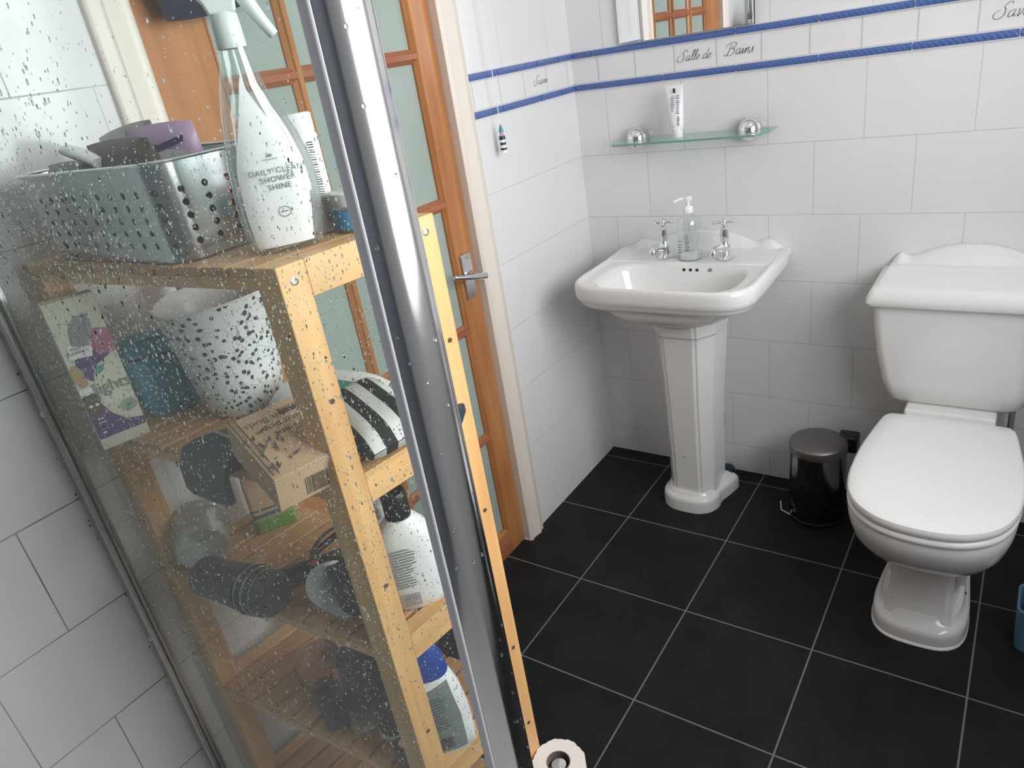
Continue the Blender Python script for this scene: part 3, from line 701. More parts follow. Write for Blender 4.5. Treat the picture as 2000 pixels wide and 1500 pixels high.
bm = B(); loft(bm, [ring_polar(RL, LC, s, z) for s, z in ((0.97, 0.405), (0.992, 0.407), (1.0, 0.412), (1.0, 0.419), (0.990, 0.4255), (0.96, 0.429), (0.80, 0.4305), (0.3, 0.4315))]); link('seat_lid', bm, 'seat_plastic', to, smooth=True)
bm = B(); loft(bm, [ring_polar(RL, LC, s, z) for s, z in ((0.95, 0.383), (0.985, 0.385), (0.998, 0.390), (0.998, 0.396), (0.985, 0.401), (0.95, 0.404))]); link('seat', bm, 'seat_plastic', to, smooth=True)
bm = B()
def bowl_ring(s, z, dy, sy=None): return ring_polar(RL, (LC[0], LC[1] + dy), s, z, 96, sy)
loft(bm, [bowl_ring(0.97, 0.383, 0), bowl_ring(0.985, 0.372, 0), bowl_ring(0.975, 0.345, 0.003), bowl_ring(0.93, 0.305, 0.010), bowl_ring(0.84, 0.265, 0.022), bowl_ring(0.70, 0.228, 0.04), bowl_ring(0.52, 0.198, 0.055), bowl_ring(0.30, 0.180, 0.07)])
link('pan', bm, 'ceramic', to, smooth=True)
bm = B()
loft(bm, [ped_ring(TX, 0.040, 0.092, -0.578, -0.14, 0.66, 0.012), ped_ring(TX, 0.065, 0.087, -0.566, -0.14, 0.66, 0.012), ped_ring(TX, 0.13, 0.084, -0.545, -0.14, 0.66, 0.012), ped_ring(TX, 0.22, 0.084, -0.525, -0.14, 0.66, 0.012)])
link('stem', bm, 'ceramic', to, bevel=0.006, seg=3)
base = sym([(0, -0.606), (0.05, -0.602), (0.080, -0.585), (0.098, -0.555), (0.105, -0.51), (0.104, -0.45), (0.097, -0.36), (0.090, -0.27), (0.085, -0.13), (0, -0.13)], TX, 96, 6)
rb = polar(base, (TX, -0.38), 96)
bm = B(); loft(bm, [ring_polar(rb, (TX, -0.38), s, z) for s, z in ((1.0, 0), (1.0, 0.030), (0.99, 0.040), (0.965, 0.046), (0.92, 0.049), (0.88, 0.053), (0.84, 0.066))]); link('foot', bm, 'ceramic', to, smooth=True)
bm = B(); loft(bm, [ring_polar(rb, (TX, -0.38), s, z) for s, z in ((1.018, 0), (1.012, 0.004), (1.0, 0.006))]); link('sealant', bm, 'white_plastic', to, smooth=True)
bm = B(); box(bm, TX - 0.103, TX + 0.103, -0.225, -0.03, 0.375, 0.440); link('shelf_back', bm, 'ceramic', to, bevel=0.008, seg=3)
bm = B(); tube(bm, [(TX + 0.135, -0.05, 0.46), (TX + 0.135, -0.05, 0.18), (TX + 0.135, -0.01, 0.15)], 0.008, 10); link('inlet_pipe', bm, 'putty', to, smooth=True)
bm = B(); lathe(bm, [(0.005, 0), (0.005, 0.004), (0.002, 0.006)], (TX + 0.088, -0.44, 0.055), 10); link('fixing_screw', bm, 'dark_grey', to)

# pedal bin
bn = thing('pedal_bin', 'small dark chrome pedal bin between the pedestal and the toilet', 'bin', (0.788, -0.160, 0))
c = (0.788, -0.160, 0)
bm = B(); lathe(bm, [(0.079, 0.012), (0.080, 0.016), (0.080, 0.236)], c, 48); link('body', bm, 'bin_steel', bn, smooth=True)
bm = B(); lathe(bm, [(0.081, 0.0), (0.082, 0.003), (0.082, 0.013), (0.080, 0.016)], c, 48); link('base_ring', bm, 'black_plastic', bn, smooth=True)
bm = B(); lathe(bm, [(0.0795, 0.236), (0.082, 0.238), (0.082, 0.258), (0.080, 0.263), (0.072, 0.267), (0.04, 0.270), (0.002, 0.271)], c, 48); link('lid', bm, 'bin_lid', bn, smooth=True)
bm = B(); box(bm, c[0] + 0.045, c[0] + 0.100, c[1] + 0.035, c[1] + 0.085, 0.215, 0.268); link('hinge', bm, 'black_plastic', bn, bevel=0.006)
bm = B(); tube(bm, [(c[0] - 0.060, c[1] - 0.046, 0.032), (c[0] - 0.064, c[1] - 0.062, 0.020), (c[0] - 0.094, c[1] - 0.046, 0.020), (c[0] - 0.106, c[1] - 0.010, 0.026)], 0.0028, 8); link('pedal', bm, 'alu', bn, smooth=True)

# toilet brush holder at the right of the toilet
br = thing('brush_holder', 'pale blue brush holder on the floor right of the toilet', 'brush holder', (1.363, -0.489, 0))
bm = B(); r_ = lambda h, z: rrect(1.366, -0.482, h, h, 0.02, z, 6)
loft(bm, [r_(0.050, 0.0), r_(0.051, 0.002), r_(0.056, 0.118), r_(0.056, 0.120), r_(0.051, 0.120), r_(0.046, 0.02)]); link('holder', bm, 'sky_blue_plastic', br, smooth=False, bevel=0.002)
bm = B(); lathe(bm, [(0.034, 0.021), (0.036, 0.03), (0.036, 0.10), (0.010, 0.115), (0.007, 0.13), (0.007, 0.36), (0.010, 0.37), (0.010, 0.385), (0.004, 0.39)], (1.366, -0.482, 0), 20); link('brush', bm, 'white_plastic', br, smooth=True)

# ------------------------------------------------------------------ shower screen
GY = -1.750; ZT = 0.13; ZTOP = 2.05
trm = B(); box(trm, 0.0, XR, YF, -1.715, 0, 0.115); box(trm, 0.0, XR, -1.775, -1.725, 0.115, ZT)
tag(link('shower_tray', trm, 'ceramic', bevel=0.01, seg=3), 'white shower tray on the floor under the glass screen', 'shower tray')
ss = thing('shower_screen', 'wet shower screen with green tinted glass, chrome corner post and wall channel', 'shower screen', (0.42, GY, ZT))
bm = B(); box(bm, 0.012, 0.818, GY - 0.003, GY + 0.003, ZT, ZTOP); pane = link('glass_pane', bm, 'screen_glass', ss)
bm = B(); box(bm, 0.0005, 0.027, GY - 0.010, GY - 0.0035, ZT, ZTOP); box(bm, 0.0005, 0.020, GY + 0.0035, GY + 0.012, ZT, ZTOP); box(bm, 0.0005, 0.010, GY - 0.0035, GY + 0.0035, ZT, ZTOP)
box(bm, 0.024, 0.030, GY - 0.0125, GY - 0.010, ZT, ZTOP)
chn = link('wall_channel', bm, 'alu', ss, bevel=0.001)
for zz in (0.60, 1.062, 1.52, 1.9):
    bm = B(); sph(bm, (0.012, GY - 0.0105, zz), 0.0042, 12, (1, 0.6, 1)); link('screw', bm, 'chrome', chn, smooth=True)
bm = B(); random.seed(3)      # mould in the sealant beside the channel
for i in range(16):
    z = random.choice((random.uniform(0.75, 1.2), random.uniform(0.45, 1.3))); r0 = random.uniform(0.0005, 0.0017)
    sph(bm, (0.0006, GY - 0.0118 - random.uniform(0, 0.003), z), r0, 8, (0.4, 0.8, 1.3))
link('mould_speck', bm, 'black_plastic', chn)['kind'] = 'stuff'
# post: half-round bullnose with a flat channel towards the pane
bm = B(); cx_, cy0_, rr_ = 0.8288, -1.7587, 0.030
prof = [(cx_ + rr_ * math.cos(a), cy0_ + rr_ * math.sin(a)) for a in [math.radians(-62 + 118 * k / 36) for k in range(37)]] + [(0.842, GY + 0.019), (0.823, GY + 0.017), (0.8205, GY - 0.020)]
loft(bm, [[Vector((x, y, z)) for x, y in prof] for z in (ZT, ZTOP)])
post = link('corner_post', bm, 'post_chrome', ss, smooth=True)
bm = B(); box(bm, 0.811, 0.8203, GY - 0.0125, GY + 0.0125, ZT, ZTOP); box(bm, 0.8300, 0.8426, GY - 0.0372, GY - 0.021, ZT, ZTOP); link('post_channel', bm, 'satin_alu', ss, bevel=0.003, seg=3)
bm = B(); box(bm, 0.8095, 0.8111, GY - 0.009, GY + 0.009, ZT, ZTOP); link('gasket', bm, 'dark_grey', ss)
# water on the pane: far too many drops to count
bm = B(); random.seed(11)
def drop(bm, x, z, r, sv, yb):
    k = 8; rings = []
    for q, d in ((1.0, 0.0), (0.92, 0.22), (0.66, 0.42)):
        rings.append([Vector((x + r * q * math.cos(2 * PI * i / k) + 0.14 * r * sv * math.sin(2 * PI * i / k), yb - 0.85 * d * r, z + sv * r * q * math.sin(2 * PI * i / k))) for i in range(k)])
    R_ = [[bm.verts.new(p) for p in rg] for rg in rings]
    for a, b in zip(R_, R_[1:]):
        for i in range(k): bm.faces.new((a[i], a[(i + 1) % k], b[(i + 1) % k], b[i]))
    bm.faces.new(R_[-1]); bm.faces.new(R_[0][::-1])
def dens(x, z):
    d = 0.22 + 0.9 * math.exp(-((z - (1.29 + 0.10 * (0.6 - x))) / 0.13) ** 2) * (0.25 + 0.75 * min(1, max(0, (x - 0.05) / 0.45)))
    d += 0.75 * math.exp(-((x - 0.70) / 0.14) ** 2) * math.exp(-((z - 1.0) / 0.38) ** 2)
    d += 0.35 * math.exp(-((x - 0.25) / 0.2) ** 2 - ((z - 1.15) / 0.12) ** 2)
    if z > 1.42: d *= 0.75 if x < 0.45 else 0.35
    return min(1, d)
cnt = 0
while cnt < 10500:
    x = random.uniform(0.03, 0.80); z = random.uniform(0.55, 1.62)
    if random.random() > dens(x, z): continue
    r = min(0.0022, 0.00074 * math.exp(random.gauss(0, 0.42)) * (0.8 + 0.5 * (x < 0.45)))
    drop(bm, x, z, r, random.uniform(1.0, 2.2), GY - 0.0031); cnt += 1
for p in bm.faces: p.smooth = True
link('water_drops', bm, 'water', pane, smooth=False)['kind'] = 'stuff'
bm = B()
for i in range(34):
    a = math.radians(random.uniform(-60, 25)); z = random.uniform(0.7, 1.5); r = random.uniform(0.0007, 0.0016)
    sph(bm, (cx_ + rr_ * math.cos(a), cy0_ + rr_ * math.sin(a), z), r, 8, (1, 1, 1.4))
link('water_drops', bm, 'water', post, smooth=True)['kind'] = 'stuff'

# ------------------------------------------------------------------ bamboo shelving unit
RC = Vector((0.035, -1.705, 0)); E1 = Vector((0.5361, 0.0310, 0)); E2 = Vector((0.0310, 0.2310, 0))
L1, L2 = E1.length, E2.length; e1, e2 = E1 / L1, E2 / L2
RK = lambda p: RC + e1 * p[0] + e2 * p[1] + Vector((0, 0, p[2]))
LV = [1.285, 1.005, 0.732, 0.455, 0.185]; LG = 0.037
un = thing('shelving_unit', 'tall bamboo shelving unit with slatted shelves standing behind the shower screen', 'shelf unit', tuple(RK((L1 / 2, L2 / 2, 0))))
for s in (0, L1 - LG):
    for t in (0, L2 - LG):
        bm = B(); box(bm, s, s + LG, t, t + LG, 0, LV[0], fr=RK); link('leg', bm, 'bamboo_v', un, bevel=0.0015)
for z in LV:
    bm = B(); ns = 10; a0, a1 = LG + 0.002, L1 - LG - 0.002; pt = (a1 - a0 + 0.008) / ns
    for k in range(ns): box(bm, a0 + k * pt, a0 + k * pt + pt - 0.008, 0.0, L2, z - 0.011, z, fr=RK)
    link('shelf_slats', bm, 'bamboo_slat', un, bevel=0.001)
    for s in (0.0, L1 - 0.030):
        bm = B(); box(bm, s, s + 0.030, LG, L2 - LG, z - 0.044, z, fr=RK); link('side_rail', bm, 'bamboo_h', un, bevel=0.001)
    for t in (0.002, L2 - 0.022):
        bm = B(); box(bm, LG, L1 - LG, t, t + 0.020, z - 0.027, z - 0.0115, fr=RK); link('cross_rail', bm, 'bamboo_v', un, bevel=0.001)
AXr = Matrix((e2, Vector((0, 0, 1)), e1)).transposed()
for t in (LG / 2, L2 - LG / 2):
    for z in [LV[0] - 0.020, 1.115, 0.835, 0.555, 0.375]:
        bm = B(); top = z > 1.2
        rs_ = 1.0 if top else 0.72; lathe(bm, [(0.0048 * rs_, 0.0001), (0.0048 * rs_, 0.0010), (0.0038 * rs_, 0.0012), (0.0034 * rs_, 0.0004)], RK((L1, t + (0.003 if not top else 0), z)), 14, ax=AXr, cap1=True, cap0=False)
        link('screw', bm, 'screw_steel' if top else 'kraft_dark', un)

# ------------------------------------------------------------------ things on the top shelf
def prints(fr, items, name, parent):
    """flat printing on a face: (material, polygon) pairs, one mesh"""
    bm = B(); mats = []
    for i, (m_, pts) in enumerate(items):
        if m_ not in mats: mats.append(m_)
        poly(bm, fr, pts, 0.0004 + 0.00012 * i, mats.index(m_))
    return link(name, bm, mats, parent, recalc=False)
def disc(cx_, cy_, rx, ry=None, n=20, a0=0, a1=360):
    ry = ry or rx
    return [(cx_ + rx * math.cos(math.radians(a0 + (a1 - a0) * k / n)), cy_ + ry * math.sin(math.radians(a0 + (a1 - a0) * k / n))) for k in range(n + (0 if a1 - a0 == 360 else 1))]
Z1 = LV[0]
# spray bottle
bc = Vector((0.506, -1.598, Z1)); nrm = Vector((0.80, -0.60, 0)).normalized(); rgt = Vector((0, 0, 1)).cross(nrm)
sp_ = thing('spray_bottle', 'clear spray bottle with pale trigger and white front panel standing in for window glare on the top shelf', 'spray bottle', tuple(bc))
def oval(hx, hy, z, n=40, off=0.0, p=2.4):
    out = []
    for k in range(n):
        a = 2 * PI * k / n; r = (abs(math.cos(a) / hx) ** p + abs(math.sin(a) / hy) ** p) ** (-1 / p)
        out.append(bc + rgt * (r * math.cos(a) + off) + nrm * (r * math.sin(a)) + Vector((0, 0, z)))
    return out
PRF = [(0.036, 0.020, 0.0, 0), (0.041, 0.024, 0.004, 0), (0.044, 0.026, 0.020, 0), (0.0475, 0.028, 0.045, 0.002), (0.0485, 0.028, 0.070, 0.004), (0.046, 0.027, 0.100, 0.004), (0.040, 0.025, 0.128, 0.003), (0.032, 0.023, 0.155, 0.000), (0.0235, 0.020, 0.180, -0.002), (0.0180, 0.0172, 0.202, 0), (0.0158, 0.0158, 0.217, 0)]
bm = B(); loft(bm, [oval(a, b, z, off=o) for a, b, z, o in PRF]); link('bottle', bm, 'clear_plastic', sp_, smooth=True)
bm = B(); half_ = []   # window reflection put in as a white panel: arch with a tip at the shoulder
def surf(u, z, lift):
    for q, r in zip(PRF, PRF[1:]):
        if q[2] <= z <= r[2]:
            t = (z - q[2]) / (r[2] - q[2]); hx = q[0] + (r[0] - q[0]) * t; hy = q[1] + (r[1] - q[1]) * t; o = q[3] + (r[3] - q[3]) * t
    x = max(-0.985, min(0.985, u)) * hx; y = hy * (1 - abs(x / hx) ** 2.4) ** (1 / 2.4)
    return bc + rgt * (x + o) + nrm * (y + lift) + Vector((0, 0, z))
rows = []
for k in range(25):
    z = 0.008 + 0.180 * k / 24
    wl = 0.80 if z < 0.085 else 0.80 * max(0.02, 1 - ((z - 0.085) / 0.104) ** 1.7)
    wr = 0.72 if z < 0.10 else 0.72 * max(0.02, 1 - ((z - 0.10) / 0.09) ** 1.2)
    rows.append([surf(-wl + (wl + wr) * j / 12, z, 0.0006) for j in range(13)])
loft(bm, rows, False, False, closed=False); link('glare_panel', bm, 'white_plastic', sp_, smooth=True)
frs = frame(bc + nrm * 0.0292 + rgt * 0.006, rgt, Vector((0, 0, 1)))
text('lettering', 'DAILY CLEAN\nSHOWER\nSHINE', 0.0086, frs, (0.002, 0.088), 'ink_green', sp_, spacing=1.15)
bm = B()
for rad in (0.0075, 0.0068):
    pass
o_ = disc(0, 0.046, 0.0072, 0.0060); i_ = disc(0, 0.046, 0.0064, 0.0052)
for k in range(len(o_)):
    j = (k + 1) % len(o_); poly(bm, frs[0], [o_[k], o_[j], i_[j], i_[k]], 0.0004)
poly(bm, frs[0], [(-0.004, 0.0455), (0.004, 0.0455), (0.004, 0.0468), (-0.004, 0.0468)], 0.0004)
link('emblem', bm, 'ink_grey', sp_); bm = B()
poly(bm, frs[0], [(-0.003, 0.106), (0.003, 0.106), (0.0, 0.110)], 0.0004); poly(bm, frs[0], [(-0.008, 0.1030), (0.008, 0.1030), (0.008, 0.1037), (-0.008, 0.1037)], 0.0004)
link('logo', bm, 'ink_grey', sp_)
def lz(pts): return [(a, b + bc.z * 0) for a, b in pts]
bm = B(); lathe(bm, [(0.0145, 0.217), (0.0154, 0.219), (0.0150, 0.236), (0.0144, 0.249), (0.012, 0.252)], bc, 28); link('collar', bm, 'frost_plastic', sp_, smooth=True)
bm = B()
def hb(u0, u1, v, z0_, z1_): return [bc + rgt * u0 + nrm * -v + Vector((0, 0, z0_)), bc + rgt * u1 + nrm * -v + Vector((0, 0, z0_)), bc + rgt * u1 + nrm * v + Vector((0, 0, z0_)), bc + rgt * u0 + nrm * v + Vector((0, 0, z0_))]
loft(bm, [hb(-0.014, 0.014, 0.012, 0.250, 0), hb(-0.018, 0.016, 0.0125, 0.262, 0), hb(-0.026, 0.024, 0.0125, 0.272, 0), hb(-0.030, 0.034, 0.0125, 0.284, 0), hb(-0.028, 0.044, 0.012, 0.296, 0), hb(-0.020, 0.046, 0.010, 0.303, 0)])
link('spray_head', bm, 'frost_plastic', sp_, bevel=0.003, seg=3)
bm = B(); tube(bm, catmull([bc + rgt * a + Vector((0, 0, b)) for a, b in ((0.018, 0.284), (0.026, 0.262), (0.035, 0.243), (0.046, 0.224))], 6), lambda t: 0.0105 - 0.005 * t, 12, flat=1.0)
link('trigger', bm, 'frost_plastic', sp_, smooth=True)
bm = B(); tube(bm, [bc + Vector((0, 0, 0.22)), bc + Vector((0, 0, 0.12)), bc + rgt * 0.008 + Vector((0, 0, 0.01))], 0.0022, 8); link('dip_tube', bm, 'clear_plastic', sp_, smooth=True)

# white tube with a barcode behind it
tb = thing('tall_tube', 'tall white bottle with a barcode half hidden behind the spray bottle', 'bottle', (0.486, -1.530, Z1))
ct = Vector((0.486, -1.530, 0)); dr = Vector((0.80, 0.60, 0)); dn = Vector((0.60, -0.80, 0))
def tr_(h, d, z): return [ct + dr * (h * math.cos(2 * PI * k / 28)) + dn * (d * math.sin(2 * PI * k / 28)) + Vector((0, 0, z)) for k in range(28)]
bm = B(); loft(bm, [tr_(0.022, 0.014, Z1), tr_(0.026, 0.016, Z1 + 0.004), tr_(0.026, 0.016, Z1 + 0.115), tr_(0.024, 0.015, Z1 + 0.119)]); link('body', bm, 'white_plastic', tb, smooth=True)
bm = B(); loft(bm, [tr_(0.024, 0.015, Z1 + 0.119), tr_(0.0245, 0.0155, Z1 + 0.121), tr_(0.0245, 0.0155, Z1 + 0.140), tr_(0.022, 0.014, Z1 + 0.142)]); link('cap', bm, 'white_plastic', tb, smooth=True)
bm = B(); frx = frame(ct + dn * 0.0128 + dr * 0.0165 + Vector((0, 0, Z1)), Vector((0.93, 0.10, 0)), (0, 0, 1))[0]
for i in range(34):
    zz = 0.012 + i * 0.0029; poly(bm, frx, [(-0.003, zz), (0.0075, zz), (0.0075, zz + random.choice((0.0008, 0.0016))), (-0.003, zz + 0.0012)], 0.0014)
link('barcode', bm, 'ink_grey', tb)
# small jar
jr = thing('cream_jar', 'small jar with a blue label at the end of the top shelf by the post', 'jar', (0.540, -1.512, Z1))
c = (0.540, -1.512, Z1)
bm = B(); lathe(bm, [(0.028, 0), (0.030, 0.002), (0.030, 0.029), (0.028, 0.031)], c, 32); link('glass_body', bm, 'cloudy_plastic', jr, smooth=True)
bm = B(); lathe(bm, [(0.0304, 0.005), (0.0304, 0.027)], c, 32, False, False); link('label', bm, 'label_blue', jr, smooth=True)
bm = B(); lathe(bm, [(0.027, 0.031), (0.0275, 0.033), (0.0275, 0.046), (0.025, 0.048)], c, 32); link('lid', bm, 'white_plastic', jr, smooth=True)

# perforated steel basket with toiletries
bk = thing('steel_basket', 'perforated steel basket full of toiletries on the top shelf', 'basket', (0.265, -1.60, Z1))
bcx, bcy, bhx, bhy, brd = 0.244, -1.600, 0.170, 0.082, 0.036
def bring(grow, z): return rrect(bcx, bcy, bhx + grow, bhy + grow, brd, z, 10)
def basket_mesh():
    bm = B(); uvl = bm.loops.layers.uv.new('UV')
    zs = [0.002, 0.012, 0.03, 0.06, 0.09, 0.118]
    rings = [bring(-0.004 + 0.010 * z / 0.118, Z1 + z) for z in zs]; n = len(rings[0])
    per = [0]
    for i in range(n): per.append(per[-1] + (rings[3][(i + 1) % n] - rings[3][i]).length)
    V = [[bm.verts.new(p) for p in r] for r in rings]
    for k in range(len(zs) - 1):
        for i in range(n):
            j = (i + 1) % n; f = bm.faces.new((V[k][i], V[k][j], V[k + 1][j], V[k + 1][i]))
            for lp, (u_, v_) in zip(f.loops, ((per[i], zs[k]), (per[i + 1], zs[k]), (per[i + 1], zs[k + 1]), (per[i], zs[k + 1]))): lp[uvl].uv = (u_, v_)
    return bm
link('side_wall', basket_mesh(), 'perforated_steel', bk, smooth=True)
bm = B(); r0 = bring(-0.003, Z1 + 0.0015); loft(bm, [bring(-0.004, Z1 + 0.0004), r0]); link('base', bm, 'alu', bk)
bm = B(); rim = bring(0.0062, Z1 + 0.118); tube(bm, rim + [rim[0]], 0.0022, 8); link('rim', bm, 'chrome_soft', bk, smooth=True)
ZB = Z1 + 0.002
def pillow(name, c, r, u, hx, hy, th, mats, parent=None, puff=0.75, n=14):
    """soft flat packet: centre c, right r, up u, half sizes, thickness"""
    fr, rt = frame(c, r, u); bm = B()
    rows = [[], []]
    for sgn in (0, 1):
        for i in range(n + 1):
            row = []
            for j in range(n + 1):
                a, b = -1 + 2 * i / n, -1 + 2 * j / n
                q = max(0, (1 - a ** 4) * (1 - b ** 4)) ** puff
                pin = 1 - 0.05 * (a * a) * (b * b)
                row.append(bm.verts.new(fr((a * hx * pin, b * hy * pin, (1 if sgn else -1) * th / 2 * q + 0.0006 * (1 if sgn else -1)))))
            rows[sgn].append(row)
    for sgn in (0, 1):
        R_ = rows[sgn]
        for i in range(n):
            for j in range(n): bm.faces.new((R_[i][j], R_[i + 1][j], R_[i + 1][j + 1], R_[i][j + 1]))
    for i in range(n):
        for (a, b, c_, d) in ((rows[0][i][0], rows[0][i + 1][0], rows[1][i + 1][0], rows[1][i][0]), (rows[0][i][n], rows[0][i + 1][n], rows[1][i + 1][n], rows[1][i][n]), (rows[0][0][i], rows[0][0][i + 1], rows[1][0][i + 1], rows[1][0][i]), (rows[0][n][i], rows[0][n][i + 1], rows[1][n][i + 1], rows[1][n][i])): bm.faces.new((a, b, c_, d))
    o = link(name, bm, mats, parent, smooth=True); return o, fr, rt
o, fr, rt = pillow('wipes_packet', (0.300, -1.585, ZB + 0.078), (0.85, 0.50, 0), (0.02, -0.06, 1), 0.048, 0.076, 0.030, 'lilac'); tag(o, 'pink and lilac packet standing up out of the steel basket', 'packet')
prints(fr, [('white_plastic', [(-0.02, -0.06), (0.040, -0.06), (0.040, 0.040), (0.01, 0.045), (-0.02, 0.040)]), ('purple', [(-0.036, 0.048), (0.0, 0.044), (0.036, 0.052), (0.036, 0.060), (0.0, 0.052), (-0.036, 0.058)])], 'packet_print', o).location = fr((0, 0, 0.0158)) - fr((0, 0, 0))
o, fr, rt = pillow('wash_bag', (0.245, -1.612, ZB + 0.072), (1, 0.06, 0), (0, -0.10, 1), 0.072, 0.072, 0.046, 'brown_leather'); tag(o, 'dark brown pouch in the middle of the steel basket', 'pouch')
bm = B(); ot = [Vector(p) for p in ((0.172, -1.648, ZB + 0.140), (0.200, -1.644, ZB + 0.131), (0.228, -1.640, ZB + 0.119))]
tube(bm, catmull(ot, 6), lambda t: 0.013 - 0.004 * abs(t - 0.4), 14, flat=0.6); tag(link('soap_bar', bm, 'white_plastic', smooth=True), 'worn white bar lying across the navy bag in the steel basket', 'soap')
o, fr, rt = pillow('navy_bag', (0.150, -1.628, ZB + 0.064), (1, 0.0, 0), (0, -0.2, 1), 0.068, 0.062, 0.060, 'navy_gloss'); tag(o, 'navy soft bag at the left half of the steel basket', 'bag')
o, fr, rt = pillow('clear_bag', (0.150, -1.550, ZB + 0.072), (1, 0.02, 0.10), (-0.10, 0.05, 1), 0.076, 0.084, 0.045, 'smoky_plastic'); tag(o, 'cloudy clear plastic bag sticking out behind the navy bag in the basket', 'bag')
bm = B(); lathe(bm, [(0.022, 0), (0.024, 0.003), (0.024, 0.075), (0.019, 0.083), (0.019, 0.098), (0.016, 0.100)], (0.372, -1.612, ZB), 24); tag(link('deodorant_can', bm, 'dark_grey', smooth=True), 'dark grey can at the right end of the steel basket', 'can')

# dark towel on the door
o, fr, rt = pillow('hanging_towel', (0.040, -1.272, 1.735), (0, 1, 0.14), (0, -0.14, 1), 0.110, 0.148, 0.055, 'navy_cloth', None, 0.45); tag(o, 'dark navy towel hanging on the glazed door above the spray bottle', 'towel')
bm = B(); lathe(bm, [(0.016, 0.0), (0.016, 0.004), (0.006, 0.006), (0.005, 0.048), (0.010, 0.052), (0.010, 0.060), (0.003, 0.063)], (-0.008, -1.290, 1.885), 16, ax=Matrix.Rotation(PI / 2, 3, 'Y')); link('hook', bm, 'chrome_soft', door, smooth=True)

# ------------------------------------------------------------------ things on the second shelf
Z2 = LV[1]
def rbox(name, o, r, u, w_, h_, d_, mat, parent=None, bev=0.0008):
    """carton: o = lower left front corner, r along the front, u up, depth behind the front"""
    fr, rt = frame(o, r, u); bm = B()
    box(bm, 0, w_, 0, h_, -d_, 0, fr=lambda p: fr((p.x, p.y, p.z)))
    return link(name, bm, mat, parent, bevel=bev), fr, rt
lb = thing('pads_carton', 'tall purple and cream carton reading lights at the left end of the second shelf', 'carton', (0.105, -1.705, Z2))
o, fr, rt = rbox('carton', (0.116, -1.737, Z2), (0.019, 0.064, 0), (0, 0, 1), 0.068, 0.232, 0.027, 'cream_card', lb)
W_ = 0.068
bm_items = [('cream_card', [(0, 0), (W_, 0), (W_, 0.232), (0, 0.232)]),
 ('purple', [(0.0, 0.018), (0.068, 0.018), (0.068, 0.030), (0.045, 0.036), (0.030, 0.052), (0.020, 0.075), (0.0, 0.075)]),
 ('purple', [(0.008, 0.120), (0.026, 0.105), (0.034, 0.126), (0.050, 0.136), (0.068, 0.142), (0.068, 0.158), (0.04, 0.152), (0.012, 0.145)]),
 ('pink_print', [(0.042, 0.142), (0.068, 0.142), (0.068, 0.178), (0.044, 0.184), (0.038, 0.170)]),
 ('cream_card', disc(0.056, 0.088, 0.034, 0.050, 28)[0:0] or [(0.068, 0.031), (0.047, 0.037), (0.033, 0.052), (0.025, 0.075), (0.023, 0.098), (0.028, 0.118), (0.038, 0.130), (0.052, 0.135), (0.068, 0.134)]),
 ('brown_leather', disc(0.0105, 0.079, 0.0125, 0.013)), ('skin_print', disc(0.0115, 0.068, 0.0095, 0.013)),
 ('white_plastic', disc(0.0075, 0.072, 0.0028, 0.002)), ('white_plastic', disc(0.0160, 0.072, 0.0028, 0.002)),
 ('yellow_print', disc(0.0075, 0.122, 0.0075, 0.016)), ('skin_print_light', disc(0.0105, 0.112, 0.0065, 0.010)), ('white_plastic', disc(0.009, 0.096, 0.009, 0.006)),
 ('white_plastic', [(0.006, 0.148), (0.036, 0.144), (0.040, 0.158), (0.030, 0.166), (0.010, 0.168)]),
 ('grey_label', [(0.016, 0.165), (0.036, 0.160), (0.050, 0.186), (0.050, 0.205), (0.034, 0.206), (0.020, 0.190)]),
 ('mint', [(0.030, 0.120), (0.036, 0.127), (0.046, 0.128), (0.042, 0.119), (0.034, 0.115)]),
 ('cloudy_plastic', disc(0.055, 0.056, 0.012, 0.010)), ('mint', disc(0.055, 0.056, 0.0035, 0.003)),
 ('white_plastic', disc(0.010, 0.050, 0.0016)), ('white_plastic', disc(0.0145, 0.050, 0.0016)), ('white_plastic', [(0.008, 0.043), (0.018, 0.043), (0.018, 0.0445), (0.008, 0.0445)]), ('white_plastic', [(0.008, 0.026), (0.013, 0.026), (0.013, 0.029), (0.008, 0.029)])]
for it in bm_items:
    for i, p in enumerate(it[1]): it[1][i] = (min(max(p[0], 0.0005), W_ - 0.0005), p[1])
prints(fr, bm_items[1:], 'carton_print', lb)
text('lettering', 'lights', 0.0265, (fr, rt), (0.0455, 0.086), 'ink_grey', lb, sx=0.95, lift=0.0042)
text('lettering', 'TALK IT\nLEARN IT', 0.0062, (fr, rt), (0.0225, 0.1595), 'ink', lb, lift=0.0042)

tl = thing('soap_box', 'teal see-through rounded container on the second shelf next to the carton', 'container', (0.088, -1.600, Z2))
c2 = Vector((0.088, -1.600, Z2)); AXt = Matrix.Rotation(math.radians(-35), 3, 'Z')
def trr(hx, hy, r, z): return [c2 + AXt @ Vector((p.x, p.y, z)) for p in rrect(0, 0, hx, hy, r, 0, 6)]
bm = B(); loft(bm, [trr(0.024, 0.038, 0.016, 0.0), trr(0.028, 0.043, 0.018, 0.006), trr(0.030, 0.046, 0.018, 0.110), trr(0.028, 0.043, 0.018, 0.124), trr(0.021, 0.035, 0.016, 0.131)]); link('body', bm, 'teal_clear', tl, smooth=True)
bm = B(); loft(bm, [trr(0.0302, 0.0462, 0.018, 0.100), trr(0.0306, 0.0466, 0.018, 0.102), trr(0.0302, 0.0462, 0.018, 0.105)], False, False); link('seam', bm, 'navy_gloss', tl, smooth=True)

